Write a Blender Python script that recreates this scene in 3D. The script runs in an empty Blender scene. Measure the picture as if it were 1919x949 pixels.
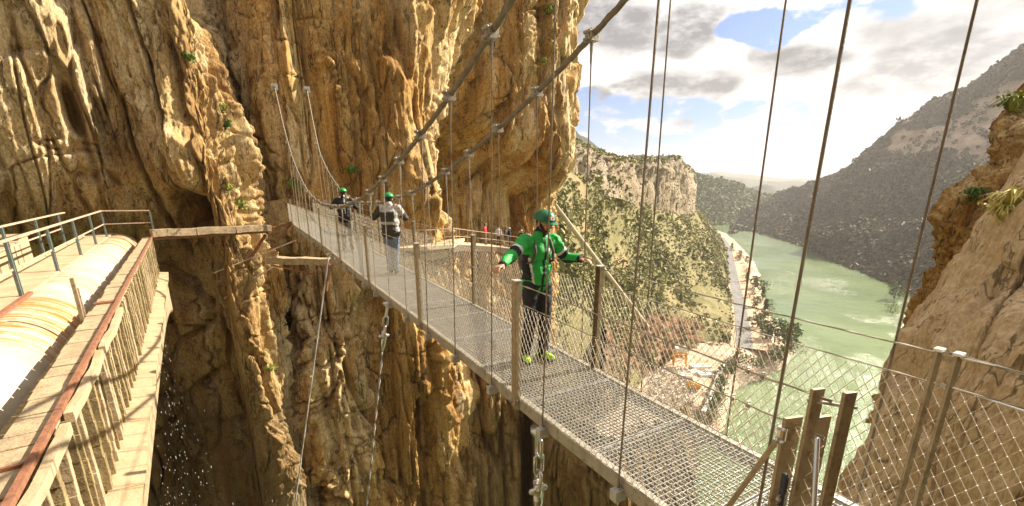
import bpy, bmesh, math, random
import numpy as np
from mathutils import Vector, Matrix
R = math.radians
random.seed(7); rng = np.random.default_rng(11)
scene = bpy.context.scene
col = scene.collection

# ------------------------------------------------------------------ camera
F, CX, CY = 850.0, 960.0, 590.0
TH = math.atan(240/850)
cam_d = bpy.data.cameras.new("camera"); cam = bpy.data.objects.new("camera", cam_d); col.objects.link(cam)
cam_d.sensor_width = 36.0; cam_d.lens = 36.0*F/1919.0
cam_d.shift_y = (CY-474.5)/1919.0; cam_d.shift_x = -(CX-959.5)/1919.0
cam_d.clip_start = 0.05; cam_d.clip_end = 60000
cam.rotation_euler = (math.pi/2-TH, 0, 0)
scene.camera = cam
scene.view_settings.view_transform = 'Standard'; scene.view_settings.look = 'None'
scene.view_settings.gamma = 1.0; scene.view_settings.use_curve_mapping = False
scene.view_settings.exposure = 1.38

# ------------------------------------------------------------------ light
SUN_AZ, SUN_EL = 64.0, 35.0
sun_d = bpy.data.lights.new("sun", 'SUN'); sun_d.energy = 5.0; sun_d.angle = R(0.5); sun_d.color = (1.0, .90, .74)
sun = bpy.data.objects.new("sun", sun_d); col.objects.link(sun)
sdir = Vector((math.sin(R(SUN_AZ))*math.cos(R(SUN_EL)), math.cos(R(SUN_AZ))*math.cos(R(SUN_EL)), math.sin(R(SUN_EL))))
sun.rotation_euler = sdir.to_track_quat('Z', 'Y').to_euler()

def ray(px, py):
    a = (px-CX)/F; b = -(py-CY)/F
    return np.array([a, math.cos(TH)+b*math.sin(TH), -math.sin(TH)+b*math.cos(TH)])
def at(px, py, Y): r = ray(px, py); return r*(Y/r[1])
def onz(px, py, z): r = ray(px, py); return r*(z/r[2])

# ------------------------------------------------------------------ node helpers
class NT:
    def __init__(s, nt): s.nt = nt; s.n = nt.nodes; s.l = nt.links
    def new(s, t, **kw):
        nd = s.n.new(t)
        for k, v in kw.items(): setattr(nd, k, v)
        return nd
    def link(s, a, b): s.l.new(a, b)
    def val(s, sock, v):
        if hasattr(v, 'is_linked') or isinstance(v, bpy.types.NodeSocket): s.l.new(v, sock)
        else:
            if isinstance(v, (tuple, list)) and len(v) == 3 and sock.type == 'RGBA': v = (*v, 1)
            sock.default_value = v
    def math(s, op, a, b=None, clamp=False):
        nd = s.new('ShaderNodeMath', operation=op); nd.use_clamp = clamp
        s.val(nd.inputs[0], a)
        if b is not None: s.val(nd.inputs[1], b)
        return nd.outputs[0]
    def mix(s, f, a, b, mode='MIX'):
        nd = s.new('ShaderNodeMix', data_type='RGBA', blend_type=mode)
        s.val(nd.inputs[0], f); s.val(nd.inputs[6], a); s.val(nd.inputs[7], b)
        return nd.outputs[2]
    def noise(s, vec, scale, detail=6, rough=.6, dist=0.0):
        nd = s.new('ShaderNodeTexNoise'); s.link(vec, nd.inputs['Vector'])
        nd.inputs['Scale'].default_value = scale; nd.inputs['Detail'].default_value = detail
        nd.inputs['Roughness'].default_value = rough; nd.inputs['Distortion'].default_value = dist
        return nd.outputs[0]
    def vscale(s, vec, sc, off=(0, 0, 0)):
        nd = s.new('ShaderNodeMapping'); s.link(vec, nd.inputs[0]); nd.inputs['Scale'].default_value = sc
        nd.inputs['Location'].default_value = off
        return nd.outputs[0]
    def ramp(s, f, stops, interp='LINEAR'):
        nd = s.new('ShaderNodeValToRGB'); s.link(f, nd.inputs[0]); cr = nd.color_ramp; cr.interpolation = interp
        while len(cr.elements) < len(stops): cr.elements.new(.5)
        for e, (p, c) in zip(cr.elements, stops):
            e.position = p; e.color = (c, c, c, 1) if not isinstance(c, (tuple, list)) else (*c[:3], 1)
        return nd.outputs[0]
    def smooth(s, f, lo, hi):
        nd = s.new('ShaderNodeMapRange', interpolation_type='SMOOTHSTEP'); s.link(f, nd.inputs[0])
        nd.inputs[1].default_value = lo; nd.inputs[2].default_value = hi
        return nd.outputs[0]

def material(name):
    m = bpy.data.materials.new(name); m.use_nodes = True
    t = NT(m.node_tree); b = m.node_tree.nodes['Principled BSDF']
    return m, t, b
def simple(name, c, rough=.6, metal=0.0, var=.25, scale=6.0, bump=0.0, bscale=40.0, dirt=None):
    m, t, b = material(name)
    o = t.new('ShaderNodeTexCoord').outputs['Object']
    n = t.noise(o, scale, 5, .6)
    lo = tuple(x*(1-var) for x in c); hi = tuple(min(1, x*(1+var)) for x in c)
    cc = t.ramp(n, [(.3, lo), (.7, hi)])
    if dirt:
        n2 = t.noise(o, scale*2.7, 6, .7)
        cc = t.mix(t.smooth(n2, .5, .68), cc, dirt)
    t.link(cc, b.inputs['Base Color']); b.inputs['Roughness'].default_value = rough; b.inputs['Metallic'].default_value = metal
    if bump:
        bp = t.new('ShaderNodeBump'); bp.inputs['Strength'].default_value = bump; bp.inputs['Distance'].default_value = .02
        t.link(t.noise(o, bscale, 5, .65), bp.inputs['Height']); t.link(bp.outputs[0], b.inputs['Normal'])
    return m

# ------------------------------------------------------------------ world
w = bpy.data.worlds.new("World"); scene.world = w; w.use_nodes = True
t = NT(w.node_tree); bg = w.node_tree.nodes['Background']
sky = t.new('ShaderNodeTexSky', sky_type='NISHITA'); sky.sun_disc = False
sky.sun_elevation = R(SUN_EL); sky.sun_rotation = R(SUN_AZ); sky.air_density = 1.0; sky.dust_density = 1.0
g = t.new('ShaderNodeTexCoord').outputs['Generated']
def direc(px, py):
    r = ray(px, py); r = r/np.linalg.norm(r); return r
SQ = (1, 1, 2.2)
gs = t.vscale(g, SQ)
warp = t.new('ShaderNodeTexNoise'); t.link(gs, warp.inputs['Vector']); warp.inputs['Scale'].default_value = 7; warp.inputs['Detail'].default_value = 6
wv = t.new('ShaderNodeVectorMath', operation='MULTIPLY_ADD'); t.link(warp.outputs['Color'], wv.inputs[0])
wv.inputs[1].default_value = (.16, .16, .16); t.link(gs, wv.inputs[2])
wsub = t.new('ShaderNodeVectorMath', operation='SUBTRACT'); t.link(wv.outputs[0], wsub.inputs[0]); wsub.inputs[1].default_value = (.08, .08, .08)
def blob(px, py, rx):
    d = direc(px, py)*np.array(SQ)
    nd = t.new('ShaderNodeVectorMath', operation='DISTANCE'); t.link(wsub.outputs[0], nd.inputs[0]); nd.inputs[1].default_value = tuple(d)
    mr = t.new('ShaderNodeMapRange', interpolation_type='SMOOTHSTEP'); t.link(nd.outputs['Value'], mr.inputs[0])
    mr.inputs[1].default_value = rx/F*1.12; mr.inputs[2].default_value = rx/F*.45
    return mr.outputs[0]
def blobs(lst):
    acc = None
    for q in lst:
        s = blob(*q[:3])
        if len(q) > 3: s = t.math('MULTIPLY', s, q[3])
        acc = s if acc is None else t.math('MAXIMUM', acc, s)
    return acc
blue = blobs([(1130, 215, 75), (1080, 175, 45), (1235, 235, 95), (1300, 215, 60, .8), (1440, 50, 62), (1505, 12, 62), (1625, 10, 52, .8), (1180, 255, 75, .9), (1400, 205, 40, .7), (1480, 225, 60, .5), (1600,255,60,.4)])
grey = blobs([(1090, 30, 110), (1160, 55, 90), (1300, 60, 85), (1240, 165, 80), (1330, 160, 60), (1190, 165, 50), (1120, 170, 45), (1500, 110, 70), (1450, 95, 45, .7), (1640, 165, 70, .7), (1740, 120, 110, .75), (1320, 222, 45, .8), (1850, 50, 110, .5), (1580, 300, 50, .5), (1700, 60, 80, .5)])
nse = t.noise(gs, 9, 8, .62)
nse2 = t.noise(gs, 22, 6, .6)
bluem = t.math('MULTIPLY', t.smooth(blue, .08, .55), t.smooth(nse, .66, .50))
greym = t.math('MULTIPLY', grey, t.math('ADD', .5, t.math('MULTIPLY', t.smooth(nse2, .25, .65), .6)))
general = t.smooth(t.noise(t.vscale(gs, (1, 1, 1), (3.1, 1.7, 0)), 3.2, 7, .6), .62, .50)   # 1 = cloud away from the mapped part
# clouds brighter towards the sun; those behind the viewer dimmed to deepen the shade
dp = t.new('ShaderNodeVectorMath', operation='DOT_PRODUCT'); t.link(g, dp.inputs[0]); dp.inputs[1].default_value = tuple(sdir)
near = t.smooth(dp.outputs['Value'], -.1, .85)
cl = t.mix(near, (3.5, 3.4, 3.3), (7.6, 7.4, 7.1))
shade = t.math('MULTIPLY', greym, .98, True)
soft = t.ramp(t.noise(gs, 5, 7, .6), [(.36, .62), (.58, 1.0)])
cl = t.mix(1.0, cl, soft, 'MULTIPLY')
cloud = t.mix(shade, cl, (1.95, 1.9, 1.98))
skyc = t.mix(1.0, sky.outputs[0], (.40, .50, .70), 'MULTIPLY')
fin = t.mix(t.math('MULTIPLY', bluem, .95), cloud, skyc)
t.link(fin, bg.inputs[0]); bg.inputs[1].default_value = 0.078

# ------------------------------------------------------------------ noise in numpy
def _h(ix, iy, iz, seed):
    h = (ix.astype(np.uint32)*np.uint32(374761393) + iy.astype(np.uint32)*np.uint32(668265263) + iz.astype(np.uint32)*np.uint32(2147483647 & 1274126177) + np.uint32(seed*974634777 & 0xffffffff))
    h = (h ^ (h >> np.uint32(13)))*np.uint32(1274126177); h = (h ^ (h >> np.uint32(15)))*np.uint32(2246822519 & 0xffffffff)
    h = h ^ (h >> np.uint32(16))
    return (h & np.uint32(0xffffff)).astype(np.float64)/float(0xffffff)
def vn(x, y, z, seed=0):
    xi = np.floor(x); yi = np.floor(y); zi = np.floor(z)
    fx = x-xi; fy = y-yi; fz = z-zi
    fx = fx*fx*fx*(fx*(fx*6-15)+10); fy = fy*fy*fy*(fy*(fy*6-15)+10); fz = fz*fz*fz*(fz*(fz*6-15)+10)
    xi = xi.astype(np.int64); yi = yi.astype(np.int64); zi = zi.astype(np.int64)
    r = 0
    for a in (0, 1):
        for b in (0, 1):
            for c in (0, 1):
                r = r + _h(xi+a, yi+b, zi+c, seed)*(fx if a else 1-fx)*(fy if b else 1-fy)*(fz if c else 1-fz)
    return r*2-1
def fbm(x, y, z, oct=4, seed=0, gain=.5, ridged=False):
    s = 0; a = 1; tot = 0
    for o in range(oct):
        v = vn(x, y, z, seed+o*17)
        if ridged: v = 1-2*np.abs(v)
        s = s+a*v; tot += a; a *= gain; x = x*2.03+3.1; y = y*2.03+1.7; z = z*2.03+5.3
    return s/tot

def worley(x, y, z, seed=0):
    xi = np.floor(x).astype(np.int64); yi = np.floor(y).astype(np.int64); zi = np.floor(z).astype(np.int64); f1 = np.full(x.shape, 9.0); f2 = f1.copy(); idv = np.zeros(x.shape)
    for a in (-1, 0, 1):
        for b in (-1, 0, 1):
            for c in (-1, 0, 1):
                X, Y, Z = xi+a, yi+b, zi+c; h = _h(X, Y, Z, seed)
                d = (X+_h(X, Y, Z, seed+1)-x)**2+(Y+_h(X, Y, Z, seed+2)-y)**2+(Z+_h(X, Y, Z, seed+3)-z)**2
                m = d < f1; f2 = np.where(m, f1, np.minimum(f2, d)); idv = np.where(m, h, idv); f1 = np.where(m, d, f1)
    return np.sqrt(f1), np.sqrt(f2), idv
# ------------------------------------------------------------------ mesh helpers
def tag(o, label=None, cat=None, group=None, kind=None):
    if label: o['label'] = label
    if cat: o['category'] = cat
    if group: o['group'] = group
    if kind: o['kind'] = kind
    return o
def empty(name, loc=(0, 0, 0), rz=0.0, parent=None):
    o = bpy.data.objects.new(name, None); col.objects.link(o); o.location = loc; o.rotation_euler = (0, 0, rz)
    o.empty_display_size = .2
    if parent: o.parent = parent
    return o
def link_mesh(name, me, mat=None, parent=None):
    o = bpy.data.objects.new(name, me); col.objects.link(o)
    if mat is not None:
        for m in (mat if isinstance(mat, (list, tuple)) else [mat]): me.materials.append(m)
    if parent: o.parent = parent
    return o
def np_mesh(name, V, Fq, mat, parent=None, smooth=True):
    me = bpy.data.meshes.new(name); V = np.asarray(V, dtype=np.float32); Fq = np.asarray(Fq, dtype=np.int32)
    me.vertices.add(len(V)); me.vertices.foreach_set('co', V.ravel())
    k = Fq.shape[1]; me.loops.add(Fq.size); me.loops.foreach_set('vertex_index', Fq.ravel())
    me.polygons.add(len(Fq)); me.polygons.foreach_set('loop_start', np.arange(0, Fq.size, k, dtype=np.int32))
    me.polygons.foreach_set('loop_total', np.full(len(Fq), k, dtype=np.int32))
    if smooth: me.polygons.foreach_set('use_smooth', np.ones(len(Fq), dtype=bool))
    me.update(calc_edges=True); me.validate()
    return link_mesh(name, me, mat, parent)
def grid_faces(nv, nu, flip=False):
    i = np.arange(nv-1)[:, None]*nu + np.arange(nu-1)[None, :]
    q = np.stack([i, i+1, i+nu+1, i+nu], -1).reshape(-1, 4)
    return q[:, ::-1] if flip else q
def catmull(P, n):
    """resample control points along axis 0 to n samples"""
    P = np.asarray(P, float); m = len(P)
    u = np.linspace(0, m-1, n) if np.isscalar(n) else np.asarray(n)
    i = np.clip(np.floor(u).astype(int), 0, m-2); f = (u-i).reshape((-1,)+(1,)*(P.ndim-1))
    p0 = np.where((i > 0).reshape(f.shape), P[np.maximum(i-1, 0)], 2*P[0]-P[1]); p1 = P[i]; p2 = P[i+1]
    p3 = np.where((i < m-2).reshape(f.shape), P[np.minimum(i+2, m-1)], 2*P[-1]-P[-2])
    return .5*((2*p1)+(-p0+p2)*f+(2*p0-5*p1+4*p2-p3)*f*f+(-p0+3*p1-3*p2+p3)*f**3)
def normals(G):
    du = np.gradient(G, axis=1); dv = np.gradient(G, axis=0)
    n = np.cross(du, dv); n /= (np.linalg.norm(n, axis=-1, keepdims=True)+1e-9)
    return n

class MB:
    """collects simple solids into ONE mesh"""
    def __init__(s): s.v = []; s.f = []; s.m = []; s.mi = 0
    def add(s, vs, fs):
        b = len(s.v); s.v += [tuple(v) for v in vs]; s.f += [tuple(b+i for i in f) for f in fs]; s.m += [s.mi]*len(fs)
    def box(s, c, ax, ay, az):
        """centre, three half-axis vectors"""
        c, ax, ay, az = map(np.asarray, (c, ax, ay, az)); vs = []
        for k in (-1, 1):
            for j in (-1, 1):
                for i in (-1, 1): vs.append(c+i*ax+j*ay+k*az)
        s.add(vs, [(0, 2, 3, 1), (4, 5, 7, 6), (0, 1, 5, 4), (2, 6, 7, 3), (0, 4, 6, 2), (1, 3, 7, 5)])
    def bar(s, a, b, w, h, up=(0, 0, 1)):
        a = np.asarray(a, float); b = np.asarray(b, float); d = b-a; L = np.linalg.norm(d)
        if L < 1e-6: return
        d /= L; up = np.asarray(up, float); sd = np.cross(d, up)
        if np.linalg.norm(sd) < 1e-4: sd = np.cross(d, (1, 0, 0))
        sd /= np.linalg.norm(sd); u = np.cross(sd, d)
        s.box((a+b)/2, d*L/2, sd*w/2, u*h/2)
    def tube(s, pts, r, n=6, caps=True, twist=0, lobe=0.0):
        pts = [np.asarray(p, float) for p in pts]; m = len(pts)
        rs = r if isinstance(r, (list, tuple, np.ndarray)) else [r]*m
        ring = []; L = 0; ref = None
        for i, p in enumerate(pts):
            d = pts[min(i+1, m-1)]-pts[max(i-1, 0)]; d = d/(np.linalg.norm(d)+1e-12)
            if ref is None:
                ref = np.cross(d, (0, 0, 1));
                if np.linalg.norm(ref) < .1: ref = np.cross(d, (1, 0, 0))
            ref = ref-d*np.dot(ref, d); ref /= np.linalg.norm(ref); o = np.cross(d, ref)
            if i: L += np.linalg.norm(p-pts[i-1])
            rr = []
            for k in range(n):
                a = 2*math.pi*k/n; q = rs[i]*(1+lobe*math.cos(3*a)); aa = a+twist*L
                rr.append(p+ref*math.cos(aa)*q+o*math.sin(aa)*q)
            ring.append(rr)
        vs = [v for rr in ring for v in rr]; fs = []
        for i in range(m-1):
            for k in range(n):
                k2 = (k+1) % n; fs.append((i*n+k, i*n+k2, (i+1)*n+k2, (i+1)*n+k))
        if caps: fs += [tuple(range(n-1, -1, -1)), tuple((m-1)*n+k for k in range(n))]
        s.add(vs, fs)
    def ball(s, c, r, sc=(1, 1, 1), n=8, m=5):
        c = np.asarray(c, float); vs = [c+np.array((0, 0, r*sc[2]))]
        for j in range(1, m):
            a = math.pi*j/m
            for k in range(n):
                b = 2*math.pi*k/n; vs.append(c+r*np.array((sc[0]*math.sin(a)*math.cos(b), sc[1]*math.sin(a)*math.sin(b), sc[2]*math.cos(a))))
        vs.append(c-np.array((0, 0, r*sc[2]))); fs = [(0, 1+k, 1+(k+1) % n) for k in range(n)]
        for j in range(m-2):
            for k in range(n):
                a = 1+j*n; fs.append((a+k, a+n+k, a+n+(k+1) % n, a+(k+1) % n))
        e = len(vs)-1; a = 1+(m-2)*n
        fs += [(a+k, e, a+(k+1) % n) for k in range(n)]
        s.add(vs, fs)
    def build(s, name, mat, parent=None, smooth=False, bevel=0.0):
        me = bpy.data.meshes.new(name); me.from_pydata([tuple(map(float, v)) for v in s.v], [], s.f)
        if any(s.m): me.polygons.foreach_set('material_index', s.m)
        if smooth: me.polygons.foreach_set('use_smooth', [True]*len(s.f))
        me.update(); o = link_mesh(name, me, mat, parent)
        if bevel:
            b = o.modifiers.new('bevel', 'BEVEL'); b.width = bevel; b.segments = 2; b.limit_method = 'ANGLE'
        return o

# ------------------------------------------------------------------ materials of the rock
def rock_mat(name, tones, streak=.14, sc=1.0, bump=.8, bdist=.13, grey=.35, cream=.5, wet=False, low=None, crack=1.0, fine_lo=.45):
    m, t, b = material(name)
    o = t.new('ShaderNodeTexCoord').outputs['Object']
    a = t.noise(t.vscale(o, (1, 1, streak)), .55*sc, 8, .62, .6)
    c1 = t.ramp(a, [(.30, tones[0]), (.44, tones[1]), (.56, tones[2]), (.72, tones[3])])
    # tall run-off streaks, ochre and dark
    s1 = t.noise(t.vscale(o, (1, 1, .05)), 2.2*sc, 6, .65, .3)
    c2 = t.mix(t.math('MULTIPLY', t.smooth(s1, .55, .68), .75), c1, tones[0])
    s2 = t.noise(t.vscale(o, (1, 1, .07), (9, 3, 1)), 1.1*sc, 6, .6, .4)
    c2 = t.mix(t.math('MULTIPLY', t.smooth(s2, .52, .66), grey), c2, tones[4])
    big = t.noise(t.vscale(o, (1, 1, .5), (4, 8, 2)), .16*sc, 5, .6, .5)
    c2 = t.mix(t.math('MULTIPLY', t.smooth(big, .47, .62), cream), c2, tones[3])
    spots = t.noise(o, 5*sc, 6, .7)
    c2 = t.mix(t.math('MULTIPLY', t.smooth(spots, .56, .72), .6), c2, tones[5])
    fine = t.ramp(t.noise(t.vscale(o, (1, 1, .5)), 14*sc, 6, .7), [(.32, fine_lo), (.62, 1.2)])
    c2 = t.mix(1.0, c2, fine, 'MULTIPLY')
    # dark cracks
    def lines(sc_, str_, off, w_, mk):
        nn = t.noise(t.vscale(o, (1, 1, str_), off), sc_, 4, .55, .3)
        ln = t.math('ABSOLUTE', t.math('SUBTRACT', nn, .5)); l_ = t.smooth(ln, .0, w_)
        return t.math('MAXIMUM', l_, t.smooth(t.noise(t.vscale(o, (1, 1, .5), off), sc_*.9, 3, .5), mk, mk-.06))
    ckm = t.math('MULTIPLY', lines(.9*sc, .12, (3, 1, 7), .018, .54), lines(1.9*sc, .3, (8, 5, 2), .013, .50))
    c2 = t.mix(ckm, t.mix(.75*crack, c2, (.03, .016, .006)), c2)
    if low:      # darker tint low on the gorge walls; on the buttress painted-in recess shade
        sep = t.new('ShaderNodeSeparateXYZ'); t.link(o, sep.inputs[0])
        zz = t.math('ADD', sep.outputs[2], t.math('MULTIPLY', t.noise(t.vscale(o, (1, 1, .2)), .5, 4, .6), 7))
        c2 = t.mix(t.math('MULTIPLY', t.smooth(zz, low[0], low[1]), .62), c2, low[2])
    t.link(c2, b.inputs['Base Color'])
    b.inputs['Roughness'].default_value = .85; b.inputs['Specular IOR Level'].default_value = .2
    h = t.math('ADD', t.noise(t.vscale(o, (1, 1, .35)), 3.0*sc, 9, .72), t.math('MULTIPLY', t.noise(o, 13*sc, 6, .75), .5))
    h = t.math('ADD', h, t.math('MULTIPLY', ckm, .45))
    bp = t.new('ShaderNodeBump'); bp.inputs['Strength'].default_value = bump; bp.inputs['Distance'].default_value = bdist
    t.link(h, bp.inputs['Height']); t.link(bp.outputs[0], b.inputs['Normal'])
    return m
OCHRE = [(.14, .062, .014), (.38, .205, .055), (.54, .34, .12), (.80, .63, .37), (.27, .215, .145), (.20, .09, .022)]
GORGE = [(.13, .06, .015), (.32, .165, .045), (.44, .27, .10), (.62, .46, .25), (.11, .075, .04), (.15, .065, .018)]
GREYR = [(.42, .27, .13), (.56, .40, .23), (.64, .48, .29), (.72, .58, .39), (.44, .34, .22), (.48, .31, .15)]
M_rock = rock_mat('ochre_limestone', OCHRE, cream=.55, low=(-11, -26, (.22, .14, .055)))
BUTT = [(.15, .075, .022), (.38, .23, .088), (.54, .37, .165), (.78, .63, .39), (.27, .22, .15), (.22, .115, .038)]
M_butt = rock_mat('buttress_limestone', BUTT, cream=.6, grey=.5, low=(-3.6, -10.5, (.085, .048, .017)))  # low tint puts the dark recess shade into the rock colour
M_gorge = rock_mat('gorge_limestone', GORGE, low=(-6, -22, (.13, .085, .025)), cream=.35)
M_grey = rock_mat('weathered_limestone', GREYR, streak=.5, sc=1.0, bdist=.06, bump=.8, cream=.3, grey=.35, crack=.8, fine_lo=.68)
M_far = rock_mat('far_limestone', [(.22, .15, .08), (.34, .25, .15), (.38, .30, .20), (.44, .37, .27), (.22, .18, .13), (.26, .20, .11)], streak=.25, sc=.09, bdist=1.5, bump=.8)
M_farpink = rock_mat('pink_limestone', [(.30, .19, .13), (.40, .27, .19), (.46, .33, .25), (.52, .40, .31), (.30, .22, .18), (.33, .22, .15)], streak=.4, sc=.06, bdist=3, bump=.8)

def onsurf(names, px, py, tol=9):
    best = None
    for nm in names:
        G = SURF[nm]; d = G[:, 1]*math.cos(TH)-G[:, 2]*math.sin(TH); u = G[:, 1]*math.sin(TH)+G[:, 2]*math.cos(TH)
        dd = np.where(d > .5, d, 1e9); ok = (np.abs(CX+F*G[:, 0]/dd-px) < tol) & (np.abs(CY-F*u/dd-py) < tol) & (d > .5)
        if ok.any():
            i = np.where(ok)[0]; j = i[np.argmin(d[i])]
            if best is None or d[j] < best[0]: best = (d[j], G[j])
    return best[1]
# ------------------------------------------------------------------ cliffs
def slabs(L, z, cw, ch, seed, edge=.14):
    """sheer slabs: a step in depth from one tall cell to the next"""
    Lw = L+vn(L*.35, z*.07, z*0, seed+3)*cw*.35+vn(L*1.3, z*.6, z*0, seed+4)*cw*.06
    q = Lw/cw; i = np.floor(q); f = q-i
    def cell(ii):
        zz = z/ch+_h(ii.astype(np.int64), ii.astype(np.int64)*0, ii.astype(np.int64)*0, seed)*3+vn(L*.9, z*.3, z*0, seed+5)*.10
        k = np.floor(zz); g = zz-k
        a = _h(ii.astype(np.int64), k.astype(np.int64), k.astype(np.int64)*0, seed+1); b = _h(ii.astype(np.int64), k.astype(np.int64)+1, k.astype(np.int64)*0, seed+1)
        s = np.clip((g-.93)/.07, 0, 1); return a*(1-s)+b*s
    s = np.clip((f-(1-edge))/edge, 0, 1); s = s*s*(3-2*s)
    v = cell(i)*(1-s)+cell(i+1)*s
    groove = np.exp(-((f-(1-edge*.5))/(edge*.45))**2)
    return v*2-1, groove

def cliff(name, cols, zctrl, off, mat, nu, zs, seed=0, side=1, amp=1.0, extra=None, lean=None, smooth=False):
    """cols: plan points [(x,y)..] left to right; zctrl levels; off[level][column] = distance pushed out of the wall"""
    C0 = np.array(cols, float); cu = np.linspace(0, len(C0)-1, 2000); D = catmull(C0, cu)
    seg = np.r_[0, np.cumsum(np.linalg.norm(np.diff(D, axis=0), axis=1))]
    Ls = np.linspace(0, seg[-1], nu); cols_u = np.interp(Ls, seg, cu)
    B = catmull(C0, cols_u)
    T = np.gradient(B, axis=0); T /= np.linalg.norm(T, axis=1, keepdims=True); N = np.stack([T[:, 1], -T[:, 0]], 1)*side
    # smooth the normals along the wall
    k = max(3, nu//40); ker = np.ones(k)/k
    N = np.stack([np.convolve(np.pad(N[:, i], (k//2, k-1-k//2), 'edge'), ker, 'valid') for i in (0, 1)], 1); N /= np.linalg.norm(N, axis=1, keepdims=True)
    zs = np.asarray(zs, float); OFF = np.array(off, float)
    zi = np.interp(zs, zctrl, np.arange(len(zctrl)))
    O1 = catmull(OFF, zi); O2 = catmull(O1.T, cols_u).T      # nv x nu
    L, Z = np.meshgrid(Ls, zs)
    X = B[None, :, 0]+0*Z; Y = B[None, :, 1]+0*Z
    d = O2.copy()
    d += amp*.9*fbm(X*.16, Y*.16, Z*.05, 2, seed+1)
    s1, g1 = slabs(L, Z, 3.1, 13, seed+20); s2, g2 = slabs(L+5, Z, 1.25, 6.5, seed+30, .2); s3, g3 = slabs(L+2, Z, .5, 3.1, seed+40, .3)
    m1 = .5+.5*np.clip(vn(L*.12, Z*.1, Z*0, seed+7)*2+.5, 0, 1)
    d += amp*(.80*s1+.42*s2*m1+.15*s3)-amp*(.55*g1*m1+.26*g2*m1+.08*g3)
    d += amp*.22*fbm(X*.75, Y*.75, Z*.10, 3, seed+2, .5, True)
    rough_ = .45+.9*np.clip(vn(X*.22, Y*.22, Z*.12, seed+60)+.35, 0, 1)
    d += amp*.16*rough_*fbm(X*1.9, Y*1.9, Z*.5, 4, seed+9, .6, True)
    d += amp*.10*rough_*fbm(X*4.5, Y*4.5, Z*2.0, 3, seed+12, .65)
    for (f_, zf_, w_, dp_, sd_) in ((.42, .06, .035, .85, 70), (.8, .13, .045, .40, 75), (.35, .8, .03, .35, 80)):
        q_ = vn(X*f_, Y*f_, Z*zf_*.8, seed+sd_)+.10*vn(X*f_*4, Y*f_*4, Z*zf_*4, seed+sd_+1)
        d -= amp*dp_*np.exp(-(q_/w_)**2)*np.clip(vn(X*.15, Y*.15, Z*.12, seed+sd_+2)*3+.9, 0, 1)
    wx = X+.35*vn(X*.9, Y*.9, Z*.4, seed+90); wy = Y+.35*vn(X*.9, Y*.9, Z*.4, seed+91); wz = Z+.8*vn(X*.7, Y*.7, Z*.3, seed+92)
    f1, f2, iv = worley(wx*.95, wy*.95, wz*.26, seed+93); e_ = np.clip((f2-f1)/.10, 0, 1)
    d += amp*(.80*(iv-.5)*e_-.42*(1-e_)*m1)
    f1, f2, iv = worley(wx*2.6, wy*2.6, wz*1.0, seed+95); e_ = np.clip((f2-f1)/.2, 0, 1)
    d += amp*rough_*(.24*(iv-.5)*e_-.10*(1-e_))
    f1, f2, iv = worley(wx*6.5, wy*6.5, wz*3.2, seed+97); d += amp*rough_*(.08*(iv-.5)-.05*f1)
    # bedding ledges
    d += amp*.22*np.clip(np.sin((Z+1.5*vn(L*.2, Z*.05, Z*0, seed+15))*.9+vn(L*.1, Z*.1, Z*0, seed+16)*5)-.55, 0, 1)
    if extra is not None: d += extra(X, Y, Z, L, cols_u)
    G = np.stack([X+N[None, :, 0]*d, Y+N[None, :, 1]*d, Z+amp*.15*fbm(X*.8, Y*.8, Z*.8, 2, seed+5)], -1)
    if lean is not None: G = lean(G)
    o = np_mesh(name, G.reshape(-1, 3), grid_faces(len(zs), nu), mat, smooth=smooth)
    o['kind'] = 'structure'; SURF[name] = G.reshape(-1, 3)
    return o
SURF = {}
def plan(px, Y):
    p = at(px, 350, Y); return (p[0], p[1])
def zlevels(lo, fine_lo, fine_hi, hi, step, n=14):
    return np.r_[np.linspace(lo, fine_lo, n, endpoint=False), np.arange(fine_lo, fine_hi, step), np.linspace(fine_hi, hi, n)]
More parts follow.
